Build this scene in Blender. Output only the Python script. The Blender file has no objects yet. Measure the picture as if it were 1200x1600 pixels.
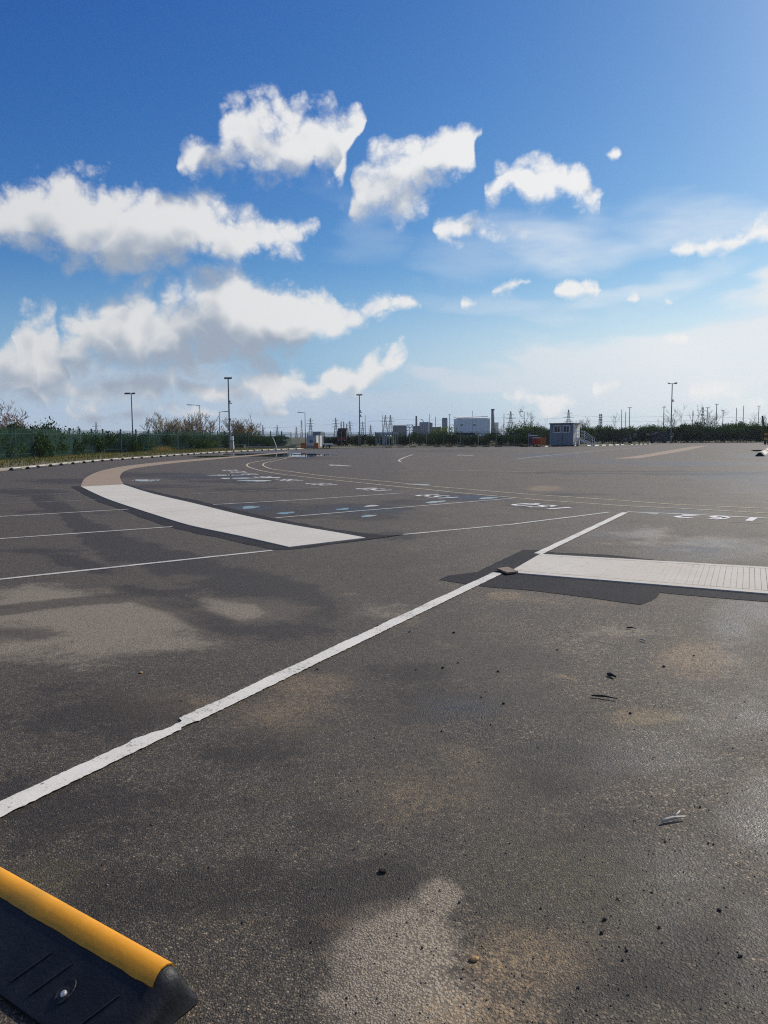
import bpy, bmesh, math, random
import numpy as np
from mathutils import Vector, Matrix, Euler, noise as mnoise
random.seed(7)
PI = math.pi
S = bpy.context.scene
C = S.collection

# ------------------------------------------------------------------ camera
cam_d = bpy.data.cameras.new('camera'); cam = bpy.data.objects.new('camera', cam_d); C.objects.link(cam)
cam_d.sensor_fit = 'VERTICAL'; cam_d.sensor_height = 36.0; cam_d.lens = 27.0
cam_d.clip_start = 0.05; cam_d.clip_end = 20000
cam.matrix_world = Matrix.Translation((0, 0, 1.6)) @ Matrix.Rotation(PI/2 - 0.09818, 4, 'X') @ Matrix.Rotation(-0.00700, 4, 'Z')
S.camera = cam

# ------------------------------------------------------------------ light
SUN_AZ, SUN_EL = 50.0, 37.0
sa, se = math.radians(SUN_AZ), math.radians(SUN_EL)
SUN = Vector((math.sin(sa)*math.cos(se), math.cos(sa)*math.cos(se), math.sin(se)))
sl = bpy.data.lights.new('sun', 'SUN'); sl.energy = 4.3; sl.angle = math.radians(0.53); sl.color = (1.0, 0.92, 0.80)
so = bpy.data.objects.new('sun', sl); C.objects.link(so)
so.rotation_euler = (-SUN).to_track_quat('-Z', 'Y').to_euler(); so.location = (30, 30, 60)
S.view_settings.view_transform = 'Standard'; S.view_settings.look = 'None'
S.view_settings.exposure = 0.0; S.view_settings.gamma = 1.0; S.view_settings.use_curve_mapping = False
S.cycles.use_denoising = False
S.cycles.filter_width = 1.15
S.cycles.max_bounces = 6; S.cycles.diffuse_bounces = 2; S.cycles.glossy_bounces = 3
S.cycles.caustics_reflective = False; S.cycles.caustics_refractive = False

# ------------------------------------------------------------------ node helpers
class NT:
    def __init__(self, tree): self.t = tree
    def n(self, kind, **kw):
        nd = self.t.nodes.new(kind)
        for k, v in kw.items(): setattr(nd, k, v)
        return nd
    def put(self, sock, v):
        if isinstance(v, bpy.types.NodeSocket): self.t.links.new(v, sock)
        else: sock.default_value = v
    def math(self, op, a, b=None, c=None, clamp=False):
        nd = self.n('ShaderNodeMath', operation=op, use_clamp=clamp)
        self.put(nd.inputs[0], a)
        if b is not None: self.put(nd.inputs[1], b)
        if c is not None: self.put(nd.inputs[2], c)
        return nd.outputs[0]
    def vmath(self, op, a, b=None, scale=None):
        nd = self.n('ShaderNodeVectorMath', operation=op)
        self.put(nd.inputs[0], a)
        if b is not None: self.put(nd.inputs[1], b)
        if scale is not None: self.put(nd.inputs['Scale'], scale)
        return nd.outputs['Value'] if op in ('LENGTH', 'DOT_PRODUCT') else nd.outputs['Vector']
    def noise(self, vec, scale, detail=3, rough=0.5, dist=0.0, out='Fac'):
        nd = self.n('ShaderNodeTexNoise'); self.put(nd.inputs['Vector'], vec)
        nd.inputs['Scale'].default_value = scale; nd.inputs['Detail'].default_value = detail
        nd.inputs['Roughness'].default_value = rough; nd.inputs['Distortion'].default_value = dist
        return nd.outputs[out]
    def remap(self, v, a, b, c=0.0, d=1.0, smooth=False):
        nd = self.n('ShaderNodeMapRange', interpolation_type='SMOOTHSTEP' if smooth else 'LINEAR')
        self.put(nd.inputs[0], v)
        for i, x in enumerate((a, b, c, d)): self.put(nd.inputs[i+1], x)
        return nd.outputs[0]
    def mix(self, f, a, b, blend='MIX'):
        nd = self.n('ShaderNodeMix', data_type='RGBA', blend_type=blend)
        self.put(nd.inputs[0], f)
        for s_, v in ((nd.inputs[6], a), (nd.inputs[7], b)):
            if isinstance(v, bpy.types.NodeSocket): self.t.links.new(v, s_)
            else: s_.default_value = (*v, 1.0) if len(v) == 3 else v
        return nd.outputs[2]
    def blob(self, vec, x, y, rx, ry, rot, after=None):
        if after is not None:                       # chained one after the other, which keeps the shader's stack short
            ch = self.n('ShaderNodeVectorMath', operation='MULTIPLY_ADD'); self.put(ch.inputs[0], after)
            ch.inputs[1].default_value = (1e-9, 1e-9, 1e-9); self.put(ch.inputs[2], vec); vec = ch.outputs[0]
        nd = self.n('ShaderNodeMapping', vector_type='TEXTURE'); self.put(nd.inputs[0], vec)
        nd.inputs[1].default_value = (x, y, 0); nd.inputs[2].default_value = (0, 0, rot); nd.inputs[3].default_value = (rx, ry, 1)
        return self.math('SUBTRACT', 1.0, self.vmath('LENGTH', nd.outputs[0]))

# ------------------------------------------------------------------ sky with clouds (world directions: azimuth, elevation in degrees)
CLOUD_ROWS = [   # ellipses (azimuth, elevation, radii, turn, weight) grouped in rows that each have one upper and one lower edge
 [(-11.36,19.11,2.33,1.00,0.230,1.00), (-8.21,20.60,2.71,1.38,0.093,1.00), (-4.83,20.90,3.01,1.54,0.086,1.00), (-3.03,19.38,1.54,2.02,-0.220,1.00), (-2.36,17.60,0.64,0.89,0.004,0.80), (-7.59,18.69,2.50,0.79,0.028,0.90), (-1.86,21.51,0.82,0.84,0.003,1.00), (-12.70,18.45,1.06,0.69,0.511,0.90), (16.17,18.20,0.32,0.24,0.234,0.20)],
 [(-24.23,13.35,4.31,1.84,-0.057,1.10), (-19.81,14.80,4.12,2.37,-0.097,1.10), (-15.42,14.72,4.13,2.49,-0.047,1.15), (-12.91,16.07,1.45,1.86,-0.279,1.00), (-11.95,14.20,4.06,1.83,0.132,1.10), (-8.14,14.21,3.03,1.43,0.212,1.00), (-6.21,15.09,1.55,1.22,0.412,1.00), (-19.91,12.52,6.36,1.48,0.006,1.10), (-13.54,12.76,5.38,1.35,0.068,1.00), (-22.18,15.56,2.47,0.83,0.256,0.70), (12.18,16.88,2.82,1.35,-0.198,1.00), (13.95,15.96,2.03,1.03,-0.513,0.95), (10.87,15.91,1.60,1.14,-0.061,0.90), (9.07,16.94,1.65,1.09,0.265,0.85), (7.36,16.00,1.00,0.82,-0.043,0.80), (9.29,17.73,0.52,0.66,0.262,0.60), (24.68,12.61,2.06,0.64,0.109,0.95), (26.16,13.49,1.30,1.10,0.060,1.00), (22.16,12.31,2.36,0.40,-0.096,0.60)],
 [(-16.40,5.30,6.69,2.05,0.015,1.00), (-9.71,5.40,3.97,1.18,0.006,1.00), (-12.83,10.12,3.62,2.25,0.161,1.20), (-14.12,8.43,7.49,2.72,0.123,1.30), (-8.26,8.82,5.10,2.32,0.059,1.20), (-2.94,8.51,3.56,1.13,0.030,1.00), (0.34,9.21,1.96,0.67,0.123,0.90), (-18.05,7.05,4.36,1.91,0.098,1.20), (-7.78,10.07,1.94,1.14,0.262,1.00), (-19.51,7.21,2.61,1.25,0.465,1.00), (-22.21,6.26,1.26,0.83,0.390,0.90), (5.31,13.95,2.47,0.76,-0.001,1.00), (4.30,14.19,1.29,0.63,-0.027,1.00), (8.87,13.79,2.25,0.46,-0.047,0.60)],
 [(-12.49,3.29,6.90,1.19,0.002,1.00), (-19.03,3.49,5.65,1.77,0.011,1.10), (-7.90,4.22,2.33,1.20,0.002,0.90), (-25.56,5.09,1.71,1.93,0.033,1.05), (-23.94,3.16,4.90,1.54,0.014,1.00), (-2.05,4.59,3.11,0.93,0.062,0.90), (0.17,5.04,1.41,0.83,-0.008,0.90), (-3.94,3.86,2.07,0.84,-0.003,0.80), (14.19,9.88,1.18,0.69,-0.051,1.00), (8.90,10.32,1.53,0.44,0.098,0.80), (10.80,10.60,0.81,0.30,-0.042,0.70), (17.06,9.22,0.68,0.26,-0.056,0.80), (19.63,8.98,0.41,0.17,-0.063,0.70), (6.16,9.30,1.01,0.27,-0.025,0.60)],
 [(2.47,18.49,3.40,1.95,0.124,1.00), (0.85,16.99,2.39,1.90,-0.016,1.00), (-0.54,15.77,1.20,1.25,-0.007,0.80), (4.53,18.92,2.36,1.59,-0.037,1.00), (5.66,19.85,2.02,0.67,0.505,1.00), (7.11,20.45,1.00,0.38,0.499,0.90), (10.99,2.78,2.53,0.78,-0.018,0.90), (15.46,2.78,1.05,0.50,-0.021,0.90), (24.45,2.82,2.83,0.64,-0.031,0.85), (20.53,6.22,1.06,0.51,-0.049,0.70), (-23.82,7.53,2.12,0.86,0.263,1.00), (-22.84,8.32,1.10,0.79,0.566,0.95), (-16.09,1.64,10.01,0.45,-0.001,0.70)]]
BANKS = [(21.60,4.63,15.17,3.39,0.024,1.00), (28.43,7.22,7.84,2.85,0.110,1.00), (10.33,4.62,8.34,1.56,0.077,1.00), (-16.04,3.13,12.33,3.34,0.003,1.00), (-13.89,1.32,19.61,2.11,-0.005,1.00)]
VEILS = [(13.99,13.60,10.73,2.60,-0.085,0.62), (22.90,13.85,7.09,2.38,-0.119,0.62), (0.14,14.30,4.11,2.63,-0.500,0.25), (7.52,12.65,6.72,2.16,-0.047,0.30), (18.69,4.82,15.93,2.92,0.007,1.00), (27.36,6.50,8.59,3.48,0.197,0.90), (5.71,3.78,11.74,2.33,-0.020,0.70), (15.22,6.27,7.53,1.33,0.009,0.50), (11.63,9.04,10.27,2.21,-0.052,0.50), (18.57,9.76,7.88,1.11,0.031,0.60), (-16.06,2.68,19.42,2.53,-0.002,0.75), (2.42,1.48,35.79,1.89,-0.015,0.60), (-24.70,3.65,7.39,2.13,0.018,0.50)]

def row_profile(row, n=181):
    """middle and half height of a row of clouds at n azimuths from -36 to 36 degrees (scaled to 0..1)"""
    mids, halves = [], []
    for i in range(n):
        a = -36 + 72*i/(n-1); lo, hi, gap, gm = 1e9, -1e9, 1e9, 0
        for (x, y, rx, ry, rot, w) in row:
            rx, ry = rx*(.75+.25*w), ry*(.6+.4*w)
            ex = math.hypot(rx*math.cos(rot), ry*math.sin(rot)); d = a - x
            if abs(d) < ex:
                # ellipse cut by the vertical line at azimuth a
                A = (math.sin(rot)/rx)**2 + (math.cos(rot)/ry)**2; B = math.sin(2*rot)*(1/rx**2 - 1/ry**2)*d; Cq = ((math.cos(rot)/rx)**2 + (math.sin(rot)/ry)**2)*d*d - 1
                q = B*B - 4*A*Cq
                if q > 0: r_ = math.sqrt(q); lo = min(lo, y + (-B-r_)/(2*A)); hi = max(hi, y + (-B+r_)/(2*A))
            if abs(d) - ex < gap: gap, gm = abs(d) - ex, y
        if hi > lo: mids.append((hi+lo)/2/40); halves.append(((hi-lo)/2 + 10)/20)
        else: mids.append(gm/40); halves.append((-min(4.0, max(gap*1.5, 0.9)) + 10)/20)
    return mids, halves

def density_group(fine):
    g = bpy.data.node_groups.new('cloud_density', 'ShaderNodeTree')
    g.interface.new_socket('Direction', in_out='INPUT', socket_type='NodeSocketVector')
    g.interface.new_socket('Density', in_out='OUTPUT', socket_type='NodeSocketFloat')
    k = NT(g); gi = k.n('NodeGroupInput'); go = k.n('NodeGroupOutput')
    d = gi.outputs[0]
    sep = k.n('ShaderNodeSeparateXYZ'); k.put(sep.inputs[0], d)
    X, Y, Z = sep.outputs
    az = k.math('MULTIPLY', k.math('ARCTAN2', X, Y), 180/PI)
    el = k.math('MULTIPLY', k.math('ARCSINE', Z), 180/PI)
    cmb = k.n('ShaderNodeCombineXYZ'); k.put(cmb.inputs[0], az); k.put(cmb.inputs[1], el)
    warp = k.vmath('SUBTRACT', k.noise(d, 8.0, 2, 0.5, out='Color'), (0.5, 0.5, 0.5))
    wm = k.n('ShaderNodeVectorMath', operation='MULTIPLY'); k.put(wm.inputs[0], warp); wm.inputs[1].default_value = (5.0, 4.0, 0.0)
    p = k.vmath('ADD', cmb.outputs[0], wm.outputs[0])
    psep = k.n('ShaderNodeSeparateXYZ'); k.put(psep.inputs[0], p)
    taz = k.math('DIVIDE', k.math('ADD', psep.outputs[0], 36.0), 72.0, clamp=True)
    m = None
    for row in CLOUD_ROWS:
        mid, half = row_profile(row)
        cv = k.n('ShaderNodeRGBCurve'); cv.mapping.use_clip = False
        for ch, vals in ((0, mid), (1, half)):
            pts_ = cv.mapping.curves[ch].points
            pts_[0].location = (0, vals[0]); pts_[-1].location = (1, vals[-1])
            for i in range(1, len(vals)-1): pts_.new(i/(len(vals)-1), vals[i])
            for q in pts_: q.handle_type = 'VECTOR'
        cv.mapping.update()
        cc = k.n('ShaderNodeCombineColor'); k.put(cc.inputs[0], taz); k.put(cc.inputs[1], taz); k.put(cv.inputs[1], cc.outputs[0])
        sc = k.n('ShaderNodeSeparateColor'); k.put(sc.inputs[0], cv.outputs[0])
        c_ = k.math('MULTIPLY', sc.outputs[0], 40.0); h_ = k.math('SUBTRACT', k.math('MULTIPLY', sc.outputs[1], 20.0), 10.0)
        dst = k.math('ABSOLUTE', k.math('SUBTRACT', psep.outputs[1], c_))
        b = k.math('DIVIDE', k.math('SUBTRACT', h_, dst), k.math('ADD', k.math('MULTIPLY', k.math('MAXIMUM', h_, 0.0), 0.55), 0.75))
        m = b if m is None else k.math('SMOOTH_MAX', m, b, 0.25)
    m = k.math('MAXIMUM', m, -1.2)
    # the rest of the sky: the same kind of scattered clouds
    gen = k.math('MULTIPLY', k.math('SUBTRACT', k.noise(k.vmath('MULTIPLY', d, (1, 1, 2.2)), 3.1, 2, 0.5), 0.56), 6.0)
    aaz = k.math('ABSOLUTE', az)
    out = k.math('MAXIMUM', k.remap(aaz, 29, 38, 0, 1, True), k.remap(el, 29, 38, 0, 1, True))
    m = k.math('ADD', k.math('MULTIPLY', m, k.math('SUBTRACT', 1.0, out)), k.math('MULTIPLY', gen, out))
    big = k.math('SUBTRACT', k.noise(k.vmath('MULTIPLY', d, (1, 1, 1.25)), 12.0, 7 if fine else 4, 0.50), 0.5)
    lump = k.math('SUBTRACT', k.math('ABSOLUTE', k.math('SUBTRACT', k.noise(d, 24.0, 1, 0.5), 0.5)), 0.10)
    den = k.math('ADD', k.math('ADD', k.math('ADD', m, 0.20), k.math('MULTIPLY', big, 2.1)), k.math('MULTIPLY', lump, 2.6))
    if fine:
        curl = k.math('SUBTRACT', k.math('ABSOLUTE', k.math('SUBTRACT', k.noise(d, 62.0, 4, 0.58), 0.5)), 0.09)
        den = k.math('ADD', den, k.math('MULTIPLY', curl, 1.5))
    k.put(go.inputs[0], den)
    return g

W = bpy.data.worlds.new('World'); S.world = W; W.use_nodes = True
W.cycles.sampling_method = 'MANUAL'; W.cycles.sample_map_resolution = 256
wt = W.node_tree; wt.nodes.clear(); k = NT(wt)
sky = k.n('ShaderNodeTexSky', sky_type='NISHITA'); sky.sun_disc = False
sky.sun_elevation = se; sky.sun_rotation = sa; sky.altitude = 0; sky.air_density = 1.0; sky.dust_density = 0.7; sky.ozone_density = 2.6
tc = k.n('ShaderNodeTexCoord'); D0 = tc.outputs['Generated']
grp = density_group(True); grp_soft = density_group(False)
def density(vec, g_=None):
    nd = k.n('ShaderNodeGroup'); nd.node_tree = g_ or grp; k.put(nd.inputs[0], vec); return nd.outputs[0]
d1 = density(D0)
d2 = density(k.vmath('NORMALIZE', k.vmath('ADD', D0, (0.028, 0.0, 0.040))), grp_soft)
sp = k.n('ShaderNodeSeparateXYZ'); k.put(sp.inputs[0], D0)
azw = k.math('MULTIPLY', k.math('ARCTAN2', sp.outputs[0], sp.outputs[1]), 180/PI)
elw = k.math('MULTIPLY', k.math('ARCSINE', sp.outputs[2]), 180/PI)
toward = k.vmath('DOT_PRODUCT', D0, tuple(SUN))                    # clouds near the sun transmit more light
occ = k.math('ADD', k.math('MULTIPLY', d2, 0.72), k.math('MULTIPLY', k.math('SUBTRACT', d2, d1), 0.22))
alpha = k.remap(d1, -0.10, k.remap(occ, -0.1, 0.6, 0.72, 1.1), 0, 1, True)               # crisp where the sun strikes, soft on the shaded side
shade = k.math('MULTIPLY', k.remap(occ, -0.12, 0.98, 0, 1, True), k.remap(toward, 0.50, 0.90, 1.0, 0.30))
ccol = k.mix(shade, k.mix(k.remap(toward, 0.3, 0.8), (7.0, 7.1, 7.2), (8.9, 8.9, 8.85)), (3.35, 3.95, 4.85))
ssep = k.n('ShaderNodeSeparateColor'); k.put(ssep.inputs[0], sky.outputs[0]); scmb = k.n('ShaderNodeCombineColor')
for i, (gain, tint, gam) in enumerate(((2.04, .80, 1.97), (1.10, .98, 1.49), (0.78, 1.22, 0.95))):     # a deeper, more saturated blue overhead
    k.put(scmb.inputs[i], k.math('MULTIPLY', k.math('POWER', k.math('MULTIPLY', ssep.outputs[i], 0.1*tint), gam), gain*10))
skyc = k.mix(1.0, scmb.outputs[0], (5.4, 7.4, 9.4), 'DARKEN')
cw = k.n('ShaderNodeCombineXYZ'); k.put(cw.inputs[0], azw); k.put(cw.inputs[1], elw)
vw = k.vmath('ADD', cw.outputs[0], k.vmath('MULTIPLY', k.vmath('SUBTRACT', k.noise(k.vmath('MULTIPLY', D0, (1, 1, 3)), 4.5, 3, 0.55, out='Color'), (0.5, 0.5, 0.5)), (16, 7, 0)))
veil = None
for (x, y, rx, ry, rot, s) in VEILS:
    b = k.math('MULTIPLY', k.remap(k.blob(vw, x, y, rx, ry, rot, veil), 0.0, 0.75, 0, 1, True), s*0.92)
    veil = b if veil is None else k.math('MAXIMUM', veil, b)
bank = None
for (x, y, rx, ry, rot, s) in BANKS:
    b = k.blob(vw, x, y, rx, ry, rot, bank)
    bank = b if bank is None else k.math('MAXIMUM', bank, b)
fray = k.math('SUBTRACT', k.noise(k.vmath('MULTIPLY', D0, (1, 1, 3.0)), 9.0, 7, 0.62), 0.5)
bank = k.math('MULTIPLY', k.remap(k.math('ADD', bank, k.math('MULTIPLY', fray, 0.9)), 0.0, 0.42, 0, 1, True), k.remap(fray, -0.2, 0.15, 0.70, 1.0))
veil = k.math('MULTIPLY', veil, k.remap(k.noise(k.vmath('MULTIPLY', D0, (1, 1, 4)), 11, 4, 0.6), 0.25, 0.62, 0.45, 1.0))
lowhaze = k.remap(k.math('ABSOLUTE', elw), -0.5, 13.0, 0.90, 0.0, True)
veil = k.math('MAXIMUM', veil, lowhaze)
vcol = k.mix(k.remap(toward, 0.50, 0.75), (3.0, 4.75, 7.0), (8.0, 8.5, 8.9))
c1 = k.mix(veil, skyc, vcol)
c1 = k.mix(bank, c1, k.mix(k.remap(toward, 0.50, 0.75), (4.5, 5.6, 6.9), (7.9, 8.3, 8.6)))
c2 = k.mix(k.math('MULTIPLY', alpha, 0.97), c1, ccol)
bg = k.n('ShaderNodeBackground'); k.put(bg.inputs[0], c2); bg.inputs[1].default_value = 0.1
wo = k.n('ShaderNodeOutputWorld'); wt.links.new(bg.outputs[0], wo.inputs[0])

# ------------------------------------------------------------------ material helpers
def new_mat(name):
    m = bpy.data.materials.new(name); m.use_nodes = True; m.node_tree.nodes.clear()
    kk = NT(m.node_tree); b = kk.n('ShaderNodeBsdfPrincipled'); o = kk.n('ShaderNodeOutputMaterial')
    m.node_tree.links.new(b.outputs[0], o.inputs[0]); return m, kk, b
def coords(kk): return kk.n('ShaderNodeTexCoord').outputs['Object']
def wpos(kk): return kk.n('ShaderNodeNewGeometry').outputs['Position']
def mat(name, col, rough=0.6, metal=0.0, var=0.25, scale=6.0, bump=0.0, dirt=None):
    m, kk, b = new_mat(name); v = coords(kk)
    nz = kk.noise(v, scale, 5, 0.6)
    c = kk.mix(kk.remap(nz, 0.3, 0.7), tuple(x*(1-var) for x in col), tuple(min(1, x*(1+var)) for x in col))
    if dirt: c = kk.mix(kk.remap(kk.noise(v, scale*0.45, 6, 0.7), 0.5, 0.68, 0, 0.8), c, dirt)
    kk.put(b.inputs['Base Color'], c); b.inputs['Metallic'].default_value = metal
    kk.put(b.inputs['Roughness'], kk.remap(nz, 0.2, 0.8, max(0.02, rough-0.08), min(1, rough+0.08)))
    if bump:
        bp = kk.n('ShaderNodeBump'); bp.inputs['Strength'].default_value = bump; bp.inputs['Distance'].default_value = 0.01
        kk.put(bp.inputs['Height'], kk.noise(v, scale*6, 4, 0.6)); kk.put(b.inputs['Normal'], bp.outputs[0])
    return m

GRAIN = {}
def aggregate(kk, v):
    """stone chippings: returns random grey per chipping, height"""
    vo = kk.n('ShaderNodeTexVoronoi', feature='F1'); kk.put(vo.inputs['Vector'], v); vo.inputs['Scale'].default_value = 135.0
    vb = kk.n('ShaderNodeTexVoronoi', feature='F1'); kk.put(vb.inputs['Vector'], v); vb.inputs['Scale'].default_value = 84.0
    sx = kk.n('ShaderNodeSeparateColor'); kk.put(sx.inputs[0], vo.outputs['Color'])
    sb = kk.n('ShaderNodeSeparateColor'); kk.put(sb.inputs[0], vb.outputs['Color'])
    return (sx.outputs[0], sx.outputs[1], vo.outputs['Distance']), (sb.outputs[0], sb.outputs[1], vb.outputs['Distance'])

# stains and wear of the yard, in metres on the ground (x, y, long radius, short radius, turn, strength)
LIGHT = [(-2.51,6.55,1.474,0.896,-0.930,1.00), (-1.20,7.03,0.728,0.593,-0.568,0.80), (-3.51,7.68,0.926,0.577,-0.554,0.70), (-1.78,5.94,0.685,0.501,-0.625,0.60), (0.03,2.29,0.230,0.211,1.517,1.25), (0.19,2.54,0.113,0.089,1.393,1.00), (-0.03,2.04,0.199,0.173,-0.062,1.10), (0.06,2.06,0.220,0.151,0.012,0.90), (1.80,5.90,1.172,0.684,1.131,0.22), (4.34,11.23,1.526,0.915,0.151,0.35), (4.26,12.36,1.201,0.578,1.155,0.50), (-0.01,6.86,0.695,0.605,-0.124,0.30), (-2.19,8.63,0.606,0.381,-0.245,0.35)]
SAND = [(4.81,23.02,1.412,0.637,1.339,1.00), (1.22,7.62,0.225,0.187,1.108,1.00), (1.16,5.01,0.205,0.064,-0.746,1.00), (0.44,5.83,0.275,0.123,-0.776,0.50), (0.21,6.45,0.260,0.114,-0.692,0.35), (0.96,6.67,0.339,0.216,0.047,0.30), (-0.51,4.89,0.380,0.285,-0.182,0.75), (-1.18,4.54,0.791,0.442,-0.148,0.50), (0.44,2.22,0.230,0.191,0.580,0.90), (0.27,1.98,0.265,0.118,0.021,0.80), (-0.37,7.73,0.171,0.128,-0.135,0.80), (-0.68,4.34,0.535,0.424,-1.100,0.55), (1.21,4.75,0.175,0.139,0.539,0.30), (2.21,5.41,0.599,0.329,1.017,0.90), (1.45,4.24,0.261,0.156,0.167,0.80), (0.11,3.34,0.735,0.554,0.010,0.36), (-0.18,2.40,0.085,0.067,-0.139,0.50), (1.73,7.32,1.047,0.404,0.002,0.30), (2.42,6.20,0.450,0.193,1.124,0.30), (3.64,12.77,0.912,0.604,1.110,0.30)]
MOSS = [(-1.21,2.68,0.235,0.149,-0.413,0.95), (-0.60,2.07,0.159,0.070,-1.244,0.50), (1.47,4.20,0.335,0.208,0.206,0.95), (0.59,2.61,0.528,0.430,0.583,0.60), (3.38,10.59,0.658,0.482,0.892,0.40), (0.36,10.74,0.611,0.540,-1.556,0.45), (-0.08,1.96,0.105,0.092,-0.144,0.40), (-0.54,2.42,0.260,0.167,-0.171,0.55)]
DARK = [(-12.11,29.07,2.611,1.416,-0.876,0.90), (-10.75,23.00,2.280,1.127,-0.910,0.70), (-8.83,19.95,5.476,0.312,-1.073,0.80), (-5.98,14.88,5.947,0.240,-1.104,1.00), (-4.30,12.07,3.298,0.304,-1.084,1.00), (-3.12,10.31,2.427,0.370,-1.087,1.00), (-2.27,9.27,2.023,0.398,-1.071,1.00), (-1.48,8.34,1.561,0.495,-1.086,1.00), (-0.96,7.54,1.095,0.471,-1.141,1.00), (-2.23,7.51,0.890,0.242,-0.883,1.00), (-1.52,6.59,0.751,0.220,-0.926,0.90), (-2.87,7.51,1.329,0.257,0.520,0.80), (-3.97,9.82,1.200,0.212,-0.851,0.80), (-2.97,6.23,0.466,0.266,-0.331,0.50), (-0.92,6.30,0.516,0.436,-0.689,0.70), (-1.70,4.38,1.085,0.598,-0.210,0.42), (-1.23,3.18,0.899,0.485,-0.184,0.50), (-0.70,2.62,0.647,0.414,-0.206,0.45), (-0.60,3.82,0.621,0.525,-0.631,0.30), (-0.33,3.05,0.479,0.407,-1.148,0.28), (0.45,4.42,0.692,0.493,-0.729,0.40), (0.90,3.75,0.408,0.325,0.474,0.40), (0.21,5.00,0.637,0.409,-0.008,0.25), (-0.11,2.60,0.376,0.199,0.847,0.70), (-0.22,2.41,0.185,0.109,1.145,0.80), (0.76,3.40,0.373,0.304,0.535,0.28), (0.77,2.13,0.308,0.159,0.116,0.32), (1.01,2.25,0.292,0.194,0.684,0.28), (0.90,3.06,0.542,0.358,0.216,0.20), (-3.08,17.56,1.975,1.059,-1.294,0.90), (-2.07,16.23,1.411,0.948,-1.275,0.90), (-1.11,16.56,2.030,1.607,-1.255,0.70), (-0.33,15.54,1.018,0.773,-1.428,0.90), (-0.57,16.97,1.393,1.234,-1.056,0.90), (2.17,19.91,1.456,1.316,1.371,0.80), (0.62,18.62,0.911,0.774,-1.478,0.90), (5.18,20.64,2.033,0.680,-0.073,0.50), (3.57,17.41,1.307,0.984,1.200,0.50), (1.35,20.14,1.064,1.003,-1.462,0.50), (-9.49,33.53,2.680,1.693,-0.899,0.80), (-7.12,31.67,3.753,2.358,-0.417,0.60), (-7.44,25.51,2.298,1.252,-0.301,0.50), (-3.94,23.60,2.436,1.125,-0.176,0.50), (-5.64,28.23,2.299,1.522,-0.421,0.60), (10.94,32.78,6.837,1.737,-0.137,0.70), (6.97,83.29,14.262,7.913,-1.528,0.30), (13.59,31.32,4.015,2.110,-0.037,0.60), (-7.31,58.80,5.903,3.946,-1.028,0.50), (0.10,12.27,0.560,0.512,-1.341,0.90), (2.93,8.69,0.848,0.275,1.215,0.30), (-11.91,34.07,3.901,1.549,-1.134,0.60), (-7.17,16.80,1.809,0.826,-0.218,0.35), (-4.90,10.97,0.884,0.419,-0.206,0.35)]
WET = [(1.62,3.11,0.665,0.209,1.054,0.75), (2.07,4.31,1.021,0.526,0.958,0.50), (2.97,6.37,2.010,0.272,1.134,0.60), (3.37,6.85,1.120,0.404,1.053,0.65), (4.63,10.79,1.617,1.112,0.693,0.90), (3.97,12.45,1.552,0.871,1.142,0.70), (13.29,26.99,11.032,1.576,1.108,0.70), (6.17,16.02,2.096,1.414,0.910,0.50), (13.63,29.71,5.944,2.588,1.069,0.80), (1.30,3.79,0.699,0.506,0.471,0.50), (0.48,4.40,0.460,0.415,0.469,0.50), (17.52,42.05,6.415,5.241,0.504,0.80), (28.26,57.53,9.369,2.520,1.101,1.00), (13.41,61.90,9.919,4.907,1.377,0.80), (-3.07,17.47,1.493,0.975,-1.196,0.80), (-0.56,16.69,1.580,1.404,-0.573,0.80), (2.33,19.87,1.248,1.148,1.293,0.90), (1.64,21.71,1.625,0.987,-0.107,0.50), (-7.19,32.01,4.874,3.388,-0.809,0.50), (-9.94,80.09,16.795,8.513,-1.269,0.80), (1.03,2.64,0.614,0.394,0.912,0.35), (1.18,2.32,0.452,0.143,1.069,0.40), (2.42,9.57,2.072,0.685,-0.017,0.30), (13.76,45.85,5.649,4.306,1.161,0.60)]

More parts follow.
